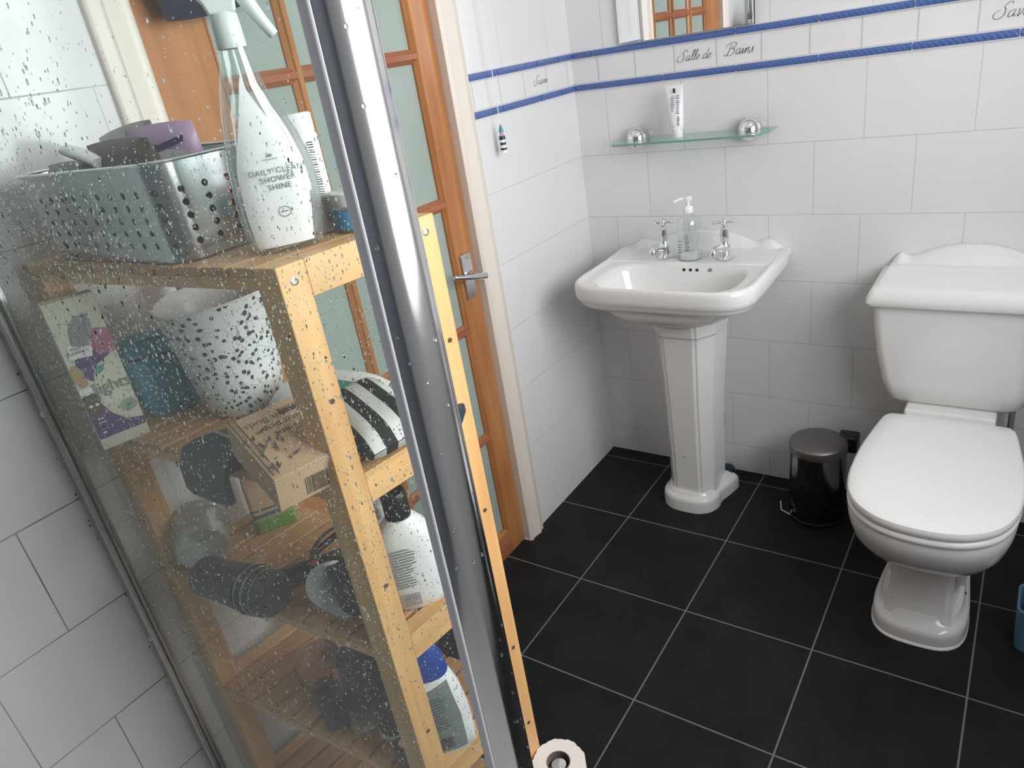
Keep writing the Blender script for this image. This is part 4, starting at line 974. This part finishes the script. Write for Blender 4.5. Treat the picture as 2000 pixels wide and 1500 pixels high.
pt = thing('plant_pot', 'white pot with a dark leaf and vine pattern on the second shelf', 'pot', (0.216, -1.545, Z2))
bm = B(); uvl = bm.loops.layers.uv.new('UV'); pc_ = (0.216, -1.545)
PP = [(0.052, 0.0), (0.060, 0.006), (0.066, 0.03), (0.073, 0.075), (0.081, 0.125), (0.087, 0.165), (0.089, 0.182)]; n_ = 48
def pr(r, z): return [Vector((pc_[0] + r * math.cos(2 * PI * k / n_), pc_[1] + r * math.sin(2 * PI * k / n_) * 0.97, Z2 + z + (0.004 * math.cos(4 * PI * k / n_) if z > 0.15 else 0))) for k in range(n_)]
V = [[bm.verts.new(p) for p in pr(r, z)] for r, z in PP]
for k in range(len(PP) - 1):
    for i in range(n_):
        j = (i + 1) % n_; f = bm.faces.new((V[k][i], V[k][j], V[k + 1][j], V[k + 1][i]))
        for lp, (a, b) in zip(f.loops, ((i, k), (i + 1, k), (i + 1, k + 1), (i, k + 1))): lp[uvl].uv = (a / n_ * 0.46, PP[b][1])
bm.faces.new(V[0][::-1]); link('pot', bm, 'leaf_print', pt, smooth=True)
bm = B(); loft(bm, [pr(0.089, 0.182), pr(0.0875, 0.185), pr(0.085, 0.182), pr(0.078, 0.12)], False, False); lathe(bm, [(0.077, 0.115), (0.002, 0.116)], (pc_[0], pc_[1], Z2), 48); link('rim', bm, 'white_plastic', pt, smooth=True)

# dark pouch hanging over the front edge
o = thing('zip_pouch', 'dark navy zip pouch drooping over the front edge of the second shelf', 'pouch', (0.335, -1.665, Z2))
bm = B(); prof = [(-1.600, 0.003), (-1.640, 0.014), (-1.680, 0.022), (-1.705, 0.020), (-1.718, -0.004), (-1.720, -0.040)]
def pz(x, sh): return [Vector((x, y - sh, Z2 + 0.0005 + z)) for y, z in prof] + [Vector((x, y - sh + (0.010 if i > 3 else 0), Z2 + 0.0005 + (z if i > 3 else 0))) for i, (y, z) in list(enumerate(prof))[::-1]]
loft(bm, [pz(0.285, 0.0), pz(0.31, 0.006), pz(0.36, 0.008), pz(0.395, 0.004)]); link('pouch', bm, 'navy_gloss', o, bevel=0.006, seg=3)
bm = B(); tube(bm, [(0.288, -1.655, Z2 + 0.0205), (0.340, -1.662, Z2 + 0.0225), (0.393, -1.658, Z2 + 0.0205)], 0.0022, 8); link('zip', bm, 'alu', o, smooth=True)

# cotton bud carton
Cc = Vector((1.22418, -2.13904, 1.45672)); q_ = lambda p: Cc + (Vector(p) - Cc) * 0.925
pa, pb_, pc3, pd = (q_(p) for p in ((0.3645, -1.6753, 1.0590), (0.3947, -1.5641, 1.0595), (0.4930, -1.7100, 1.0195), (0.4756, -1.7050, 0.9586)))
cb = thing('cotton_bud_carton', 'kraft cardboard carton of bamboo cotton buds lying tilted on the second shelf', 'carton', tuple((pa + pb_ + pc3 + pd) / 4))
er, eu = (pb_ - pa), (pa - pc3)
wq, hq, dq = er.length, eu.length, (pd - pc3).length
fr, rt = frame(pc3, er, eu); bm = B(); box(bm, 0, wq, 0, hq, -min(dq, 0.052), 0, fr=lambda p: fr((p.x, p.y, p.z))); link('carton', bm, 'kraft', cb, bevel=0.001)
frd = frame(pc3 + er + eu, -er, -eu)     # printing reads upside down towards the camera
text('lettering', 'Giant\nBamboo\nCotton Buds', 0.0165, frd, (wq * 0.46, hq * 0.40), 'kraft_dark', cb)
items = [('kraft_dark', [(wq * 0.16, hq * 0.10), (wq * 0.42, hq * 0.10), (wq * 0.42, hq * 0.20), (wq * 0.16, hq * 0.20)])]
random.seed(5)
for k in range(30):      # bamboo canes and leaves
    bx, by = wq * random.uniform(0.62, 0.95), hq * random.uniform(0.32, 0.93); a = random.uniform(-0.9, 0.9) + (PI if random.random() < 0.5 else 0) + 0.8; L = random.uniform(0.008, 0.017)
    dx, dy = math.cos(a) * L, math.sin(a) * L
    pts = [(bx, by), (bx + dx * .5 - dy * .13, by + dy * .5 + dx * .13), (bx + dx, by + dy), (bx + dx * .5 + dy * .13, by + dy * .5 - dx * .13)]
    items.append(('kraft_dark', [(min(max(p[0], 0.001), wq - 0.001), min(max(p[1], 0.001), hq - 0.001)) for p in pts]))
for x0_ in (0.90, 0.965): items.append(('kraft_dark', [(wq * x0_, 0.004), (wq * x0_ + 0.0022, 0.004), (wq * x0_ + 0.0022, hq - 0.004), (wq * x0_, hq - 0.004)]))
prints(frd[0], items, 'carton_print', cb)
text('lettering', 'BUDS', 0.0085, frd, (wq * 0.29, hq * 0.125), 'kraft', cb, lift=0.0045)
frb = frame(pc3 + (pd - pc3) * 0.92, er, pc3 - pd)
items = []
x = 0.036
while x < 0.066:
    b_ = random.choice((0.0007, 0.0014)); items.append(('kraft_dark', [(x, 0.008), (x + b_, 0.008), (x + b_, 0.036), (x, 0.036)])); x += b_ + random.choice((0.0008, 0.0014))
prints(frb[0], items, 'barcode', cb)

o = thing('baby_wipes', 'white and mint green soft packet behind the bamboo leg on the second shelf', 'packet', (0.40, -1.515, Z2))
a_, fr, rt = pillow('packet', (0.400, -1.525, Z2 + 0.030), (0.93, 0.20, -0.04), (-0.25, 0.94, 0.12), 0.085, 0.050, 0.055, 'white_plastic', o, 0.6)
bm = B(); k_ = 10
loft(bm, [[fr((-0.02 + 0.100 * i / k_, b * 0.9, 0.029 * max(0, (1 - ((-0.02 + 0.100 * i / k_) / 0.085) ** 4) * (1 - (b / 0.05) ** 4)) ** 0.6 + 0.0012)) for i in range(k_ + 1)] for b in (-0.046, -0.040, -0.03, -0.02, -0.01, 0.0)], False, False, closed=False); link('print_band', bm, 'mint', o, smooth=True)

# striped pouch
bm = B(); uvl = bm.loops.layers.uv.new('UV'); n_ = 14
fr, rt = frame((0.524, -1.560, Z2 + 0.034), (0.93, -0.36, -0.06), (0.36, 0.93, 0.12)); hx, hy, th = 0.088, 0.050, 0.052
G = {}
for sg in (1, -1):
    for i in range(n_ + 1):
        for j in range(n_ + 1):
            a, b = -1 + 2 * i / n_, -1 + 2 * j / n_; q = max(0, (1 - a ** 4) * (1 - b ** 4)) ** 0.55
            G[sg, i, j] = bm.verts.new(fr((a * hx, b * hy, sg * (th / 2 * q + 0.0006))))
    for i in range(n_):
        for j in range(n_):
            f = bm.faces.new((G[sg, i, j], G[sg, i + 1, j], G[sg, i + 1, j + 1], G[sg, i, j + 1]))
            for lp, (p, q) in zip(f.loops, ((i, j), (i + 1, j), (i + 1, j + 1), (i, j + 1))): lp[uvl].uv = (q / n_ * 0.97 + 0.0 * p, p / n_)
o = link('striped_pouch', bm, 'stripe_cloth', smooth=True); bpy.context.view_layer.update()
tag(o, 'black and white striped pouch on the second shelf behind the chrome post', 'pouch')
o, fr, rt = pillow('cosmetic_packet', (0.492, -1.622, Z2 + 0.0245), (0.7, -0.4, 0), (0.3, 0.6, 0.35), 0.026, 0.024, 0.012, 'pink_print'); tag(o, 'dark pink packet between the bamboo leg and the striped pouch', 'packet')
bm = B(); box(bm, -0.018, 0.020, -0.028, 0.028, 0.0, 0.016, fr=lambda p: Vector((0.600, -1.492, Z2)) + Matrix.Rotation(0.5, 3, 'Z') @ p); tag(link('compact_case', bm, 'navy_gloss', bevel=0.004, seg=3), 'dark navy case poking out past the bamboo leg right of the chrome post', 'case')

# ------------------------------------------------------------------ third shelf
Z3 = LV[2]
tb_ = thing('clear_tub', 'cloudy clear plastic tub on its side at the left end of the third shelf', 'tub', (0.115, -1.665, Z3))
fr, rt = frame((0.118, -1.655, Z3 + 0.052), (-0.50, -0.86, 0.0), (0.1, -0.05, 1))
AXc = Matrix((fr((1, 0, 0)) - fr((0, 0, 0)), fr((0, 1, 0)) - fr((0, 0, 0)), fr((0, 0, 1)) - fr((0, 0, 0)))).transposed()
bm = B(); lathe(bm, [(0.002, -0.035), (0.040, -0.035), (0.043, -0.032), (0.0495, 0.030), (0.052, 0.032), (0.052, 0.036), (0.049, 0.036), (0.041, -0.029), (0.002, -0.030)], fr((0, 0, 0)), 36, ax=AXc); link('tub', bm, 'cloudy_plastic', tb_, smooth=True)
bm = B(); lathe(bm, [(0.0525, 0.033), (0.053, 0.036), (0.050, 0.0375)], fr((0, 0, 0)), 36, False, False, ax=AXc); link('rim', bm, 'cloudy_plastic', tb_, smooth=True)

hd = thing('hair_dryer', 'black hair dryer with ribbed barrel and coiled cord lying on the third shelf', 'hair dryer', (0.30, -1.68, Z3))
A0, A1 = Vector((0.196, -1.706, Z3 + 0.034)), Vector((0.364, -1.690, Z3 + 0.040))
d = (A1 - A0)
bm = B(); tube(bm, [A0 + d * t for t in (0, 0.02, 0.25, 0.5, 0.62, 0.80, 0.93, 0.99, 1.0)], lambda t: 0.026 + 0.0, 28)
ring_r = [0.029, 0.0325, 0.033, 0.035, 0.0370, 0.038, 0.036, 0.029, 0.013]
bm.verts.ensure_lookup_table()
for i, rr in enumerate(ring_r):
    ctr = A0 + d * (0, 0.02, 0.25, 0.5, 0.62, 0.80, 0.93, 0.99, 1.0)[i]
    for v in bm.verts[i * 28:(i + 1) * 28]: v.co = ctr + (v.co - ctr).normalized() * rr
link('barrel', bm, 'dark_grey', hd, smooth=True)
for k in range(6):
    bm = B(); t = 0.64 + 0.045 * k; R0 = 0.0372 + 0.0012 * math.sin(k); cc = A0 + d * t; dn_ = d.normalized(); s_ = dn_.cross(Vector((0, 0, 1))).normalized(); u_ = s_.cross(dn_)
    ringp = [cc + s_ * (R0 * math.cos(2 * PI * j / 32)) + u_ * (R0 * math.sin(2 * PI * j / 32)) for j in range(33)]
    tube(bm, ringp, 0.0012, 6); link('cooling_rib', bm, 'alu' if k % 2 else 'black_plastic', hd, smooth=True)
bm = B(); tube(bm, catmull([A0 + d * 0.72 + Vector((0.0, 0.012, -0.006)), Vector((0.345, -1.630, Z3 + 0.030)), Vector((0.365, -1.585, Z3 + 0.024)), Vector((0.385, -1.545, Z3 + 0.021))], 5), lambda t: 0.021 - 0.003 * t, 16, flat=0.85); link('handle', bm, 'dark_grey', hd, smooth=True)
bm = B(); pts = []
for k in range(60):
    a = 2 * PI * k / 20; g = k / 60
    pts.append((0.360 + 0.034 * math.cos(a) + 0.02 * g, -1.560 + 0.060 * math.sin(a) * (0.8 + 0.3 * g), Z3 + 0.046 + 0.008 * math.sin(a * 1.5) + 0.004 * g))
tube(bm, catmull([(0.385, -1.545, Z3 + 0.021), (0.400, -1.51, Z3 + 0.03)] + pts, 2), 0.0028, 8); link('cord', bm, 'black_plastic', hd, smooth=True)
bm = B(); box(bm, 0.372, 0.398, -1.640, -1.616, Z3 + 0.040, Z3 + 0.062); link('plug', bm, 'black_plastic', hd, bevel=0.004, seg=3)
bm = B(); box(bm, 0.380, 0.391, -1.633, -1.623, Z3 + 0.0615, Z3 + 0.0630); link('fuse_mark', bm, 'red_dot', hd)

gt = thing('green_tub', 'small pale box with a lime green base at the back of the third shelf', 'box', (0.135, -1.515, Z3))
c = Vector((0.137, -1.522, Z3)); AXg = Matrix.Rotation(math.radians(-30), 3, 'Z')
def gr(hx, hy, z): return [c + AXg @ Vector((p.x, p.y, z)) for p in rrect(0, 0, hx, hy, 0.008, 0, 4)]
bm = B(); loft(bm, [gr(0.028, 0.032, 0.0), gr(0.031, 0.036, 0.004), gr(0.032, 0.037, 0.030)]); link('base', bm, 'green_plastic', gt, smooth=True)
bm = B(); loft(bm, [gr(0.0325, 0.0375, 0.030), gr(0.0325, 0.0375, 0.095), gr(0.030, 0.035, 0.098)]); link('box', bm, 'kraft', gt, smooth=True)
bm = B(); loft(bm, [gr(0.0328, 0.0378, 0.034), gr(0.0328, 0.0378, 0.042)], False, False); loft(bm, [gr(0.0328, 0.0378, 0.048), gr(0.0328, 0.0378, 0.052)], False, False); link('band', bm, 'ink_green', gt)

o, fr, rt = pillow('toiletry_bag', (0.492, -1.632, Z3 + 0.054), (0.93, 0.1, 0), (-0.10, -0.05, 1), 0.050, 0.053, 0.050, 'dark_grey', None, 0.5); tag(o, 'dark grey soft bag at the front of the third shelf beside the bamboo leg', 'bag')
wd_ = thing('white_dish', 'white curved dish standing on edge beside the dark grey bag on the third shelf', 'dish', (0.405, -1.640, Z3))
bm = B(); loft(bm, [[Vector((0.462 - 0.046 * math.sin(a) , -1.664 + 0.010 * math.cos(a * 2), Z3 + 0.052 - 0.052 * math.cos(a))) + Vector((0.022 * t, 0.030 * t, 0)) for a in [PI * k / 16 for k in range(17)]] for t in (0, 1)], False, False, closed=False)
o = link('dish', bm, 'white_plastic', wd_, smooth=True); so = o.modifiers.new('thickness', 'SOLIDIFY'); so.thickness = 0.0025

sh = thing('shampoo_bottle', 'white oval bottle with black cap on the third shelf', 'bottle', (0.538, -1.571, Z3))
cs = Vector((0.538, -1.571, Z3)); ns_ = Vector((0.72, -0.69, 0)).normalized(); rs = Vector((0, 0, 1)).cross(ns_)
def ov(cc, r_, n__, hx, hy, z, p=2.3, n=40, off=0): 
    out = []
    for k in range(n):
        a = 2 * PI * k / n; q = (abs(math.cos(a) / hx) ** p + abs(math.sin(a) / hy) ** p) ** (-1 / p)
        out.append(cc + r_ * (q * math.cos(a) + off) + n__ * (q * math.sin(a)) + Vector((0, 0, z)))
    return out
S_ = [(0.036, 0.020, 0), (0.042, 0.024, 0.004), (0.046, 0.027, 0.02), (0.047, 0.028, 0.06), (0.046, 0.027, 0.10), (0.042, 0.026, 0.122), (0.034, 0.024, 0.138), (0.024, 0.020, 0.149), (0.019, 0.0185, 0.154)]
bm = B(); loft(bm, [ov(cs, rs, ns_, *s) for s in S_]); link('bottle', bm, 'white_plastic', sh, smooth=True)
bm = B(); loft(bm, [ov(cs, rs, ns_, a, b, z, 2) for a, b, z in ((0.018, 0.018, 0.154), (0.0185, 0.0185, 0.156), (0.0185, 0.0185, 0.192), (0.0165, 0.0165, 0.195))]); link('cap', bm, 'black_plastic', sh, smooth=True)
frs2 = frame(cs + ns_ * 0.0286, rs, (0, 0, 1)); items = []
for i in range(14):
    zz = 0.112 - i * 0.0048; x0_ = -0.026 + 0.002 * random.random(); items.append(('ink_grey', [(x0_, zz), (x0_ + random.uniform(0.022, 0.040), zz), (x0_ + random.uniform(0.022, 0.040), zz + 0.0022), (x0_, zz + 0.0022)]))
x = -0.020
while x < 0.004:
    b_ = random.choice((0.0008, 0.0016)); items.append(('ink_grey', [(x, 0.016), (x + b_, 0.016), (x + b_, 0.038), (x, 0.038)])); x += b_ + 0.0011
prints(frs2[0], items, 'back_print', sh)
# smaller white bottle behind it
c = (0.452, -1.525, Z3); wbt = thing('white_pump_bottle', 'small white bottle half hidden by the bamboo leg, left of the shampoo', 'bottle', c)
bm = B(); lathe(bm, [(0.024, 0), (0.027, 0.003), (0.027, 0.085), (0.022, 0.096), (0.012, 0.101)], c, 28); link('bottle', bm, 'white_plastic', wbt, smooth=True)
bm = B(); lathe(bm, [(0.013, 0.101), (0.0135, 0.103), (0.0135, 0.122), (0.011, 0.124)], c, 20); link('cap', bm, 'white_plastic', wbt, smooth=True)

# ------------------------------------------------------------------ fourth shelf
Z4 = LV[3]
c = Vector((0.551, -1.602, Z4)); nc = Vector((0.74, -0.67, 0)).normalized(); rc = Vector((0, 0, 1)).cross(nc)
cl = thing('cleaner_bottle', 'white cleaner bottle with blue cap and grey label on the fourth shelf', 'bottle', tuple(c))
S_ = [(0.040, 0.019, 0, 0), (0.045, 0.022, 0.004, 0), (0.047, 0.024, 0.03, 0), (0.047, 0.024, 0.08, -0.001), (0.043, 0.023, 0.125, -0.003), (0.036, 0.021, 0.155, -0.005), (0.030, 0.019, 0.168, -0.006)]
bm = B(); loft(bm, [ov(c, rc, nc, a, b, z, 2.4, 40, o_) for a, b, z, o_ in S_]); link('bottle', bm, 'white_plastic', cl, smooth=True)
bm = B(); loft(bm, [ov(c, rc, nc, a, b, z, 2.4, 40, o_) for a, b, z, o_ in ((0.0320, 0.020, 0.158, -0.005), (0.0335, 0.0205, 0.164, -0.005), (0.032, 0.0195, 0.19, -0.006), (0.026, 0.017, 0.212, -0.008), (0.015, 0.011, 0.224, -0.009))]); link('cap', bm, 'cap_blue', cl, smooth=True)
bm = B(); rows = []
for z, hx, hy in ((0.012, 0.046, 0.0235), (0.03, 0.047, 0.024), (0.08, 0.047, 0.024), (0.125, 0.043, 0.023), (0.147, 0.0385, 0.0215)):
    rows.append([c + rc * (u * hx - (0.001 if z > 0.1 else 0) * 3) + nc * (hy * (1 - abs(u) ** 2.4) ** (1 / 2.4) + 0.0006) + Vector((0, 0, z + (0.012 * u if z > 0.14 else 0))) for u in [-0.84 + 1.50 * j / 12 for j in range(13)]])
loft(bm, rows, False, False, closed=False); link('label', bm, 'grey_label', cl, smooth=True)
frl = frame(c + nc * 0.0252, rc, (0, 0, 1)); items = []
for i in range(12):
    zz = 0.128 - i * 0.0058; x0_ = -0.022; x1_ = x0_ + random.uniform(0.024, 0.036); items.append(('ink', [(x0_, zz), (x1_, zz), (x1_, zz + 0.0012), (x0_, zz + 0.0012)]))
x = -0.018
while x < 0.010:
    b_ = random.choice((0.0008, 0.0016)); items.append(('ink', [(x, 0.022), (x + b_, 0.022), (x + b_, 0.046), (x, 0.046)])); x += b_ + 0.0011
prints(frl[0], items, 'label_print', cl)
def simple(name, label, cat, c, prof, mat, n=28):
    bm = B(); lathe(bm, prof, c, n); return tag(link(name, bm, mat, smooth=True), label, cat)
c = (0.447, -1.618, Z4); jg = thing('dark_jar', 'dark grey jar with a white rim behind the bamboo leg on the fourth shelf', 'jar', c)
bm = B(); lathe(bm, [(0.024, 0.007), (0.027, 0.010), (0.027, 0.055), (0.024, 0.060)], c, 28); link('jar', bm, 'dark_grey', jg, smooth=True)
bm = B(); lathe(bm, [(0.026, 0.0), (0.028, 0.002), (0.028, 0.008), (0.026, 0.0095)], c, 28); link('rim', bm, 'white_plastic', jg, smooth=True)
c = (0.505, -1.654, Z4); db = thing('lotion_bottle', 'short dark bottle with a round white button at the front of the fourth shelf', 'bottle', c)
bm = B(); lathe(bm, [(0.016, 0), (0.0185, 0.002), (0.0185, 0.030), (0.017, 0.033)], c, 24); link('bottle', bm, 'dark_grey', db, smooth=True)
bm = B(); lathe(bm, [(0.0075, 0.033), (0.008, 0.034), (0.0075, 0.037), (0.004, 0.038)], c, 20); link('button', bm, 'white_plastic', db, smooth=True)
o = thing('peach_tub', 'peach coloured plastic tub with angled corners on the fourth shelf', 'tub', (0.235, -1.595, Z4))
bm = B(); loft(bm, [[Vector((0.240, -1.592, Z4)) + Matrix.Rotation(-0.6, 3, 'Z') @ Vector((h * math.cos(a), 0.8 * h * math.sin(a), z)) for a in [2 * PI * (k + .5) / 8 for k in range(8)]] for h, z in ((0.046, 0), (0.048, 0.002), (0.054, 0.040), (0.051, 0.040), (0.046, 0.010))]); link('tub', bm, 'peach', o)
bm = B(); loft(bm, [[Vector((0.240, -1.592, Z4)) + Matrix.Rotation(-0.6, 3, 'Z') @ Vector((h * math.cos(a), 0.8 * h * math.sin(a), z)) for a in [2 * PI * (k + .5) / 8 for k in range(8)]] for h, z in ((0.055, 0.036), (0.055, 0.041), (0.052, 0.0415))], False, False); link('rim', bm, 'peach', o)
o, fr, rt = pillow('purple_packet', (0.318, -1.640, Z4 + 0.012), (0.75, -0.35, 0), (0.35, 0.75, 0), 0.058, 0.026, 0.016, 'dull_purple'); tag(o, 'small dull purple packet lying on the slats of the fourth shelf', 'packet')
o, fr, rt = pillow('tissue_packet', (0.392, -1.634, Z4 + 0.010), (0.75, -0.35, 0), (0.35, 0.75, 0), 0.030, 0.026, 0.016, 'cloudy_plastic'); tag(o, 'crumpled clear wrapper beside the purple packet on the fourth shelf', 'wrapper')
o, fr, rt = rbox('storage_box', (0.362, -1.640, Z4), (0.74, 0.66, 0), (0, 0, 1), 0.075, 0.120, 0.050, 'dark_grey', None, 0.006); tag(o, 'dark grey box standing at the back of the fourth shelf below the soft bag', 'box')

# ------------------------------------------------------------------ toilet rolls on a stand by the unit
rx, ry = 0.649, -1.455
st = thing('roll_stand', 'chrome toilet roll stand on the floor beside the bamboo unit', 'stand', (rx, ry, 0))
bm = B(); lathe(bm, [(0.043, 0), (0.045, 0.002), (0.045, 0.006), (0.042, 0.008), (0.012, 0.010)], (rx, ry, 0), 32); link('base', bm, 'chrome', st, smooth=True)
bm = B(); lathe(bm, [(0.0165, 0.010), (0.0165, 0.286), (0.013, 0.291), (0.002, 0.292)], (rx, ry, 0), 24); link('pole', bm, 'chrome_soft', st, smooth=True)
def make_roll(z0_):
    r = thing('toilet_roll', '', 'toilet roll', (rx, ry, z0_), 'toilet rolls on the stand')
    bm = B(); random.seed(2); n = 72; R0 = 0.0480
    def rr(rad, z, w): return [Vector((rx + (rad + w * (0.0009 * math.sin(9 * a) + 0.0007 * math.sin(23 * a))) * math.cos(a), ry + (rad + w * (0.0009 * math.sin(9 * a) + 0.0007 * math.sin(23 * a))) * math.sin(a), z0_ + z)) for a in [2 * PI * k / n for k in range(n)]]
    loft(bm, [rr(0.0215, 0.002, 0), rr(R0 - 0.002, 0.0, 1), rr(R0, 0.003, 1), rr(R0, 0.092, 1), rr(R0 - 0.002, 0.0955, 1), rr(0.0215, 0.0945, 0), rr(0.0215, 0.002, 0)], False, False); link('paper', bm, 'paper', r, smooth=True)
    bm = B(); loft(bm, [rr(0.0213, 0.0, 0), rr(0.0213, 0.0955, 0), rr(0.0200, 0.0955, 0), rr(0.0200, 0.0, 0), rr(0.0213, 0.0, 0)], False, False); link('core', bm, 'card_core', r, smooth=True)
    return r
r0 = make_roll(0.0105); r0['label'] = 'lowest white toilet roll of the stack on the chrome stand'
dup(r0, (0, 0, 0.0965), 'middle white toilet roll of the stack on the chrome stand')
dup(r0, (0, 0, 0.1930), 'topmost white toilet roll on the stand at the foot of the bamboo unit')
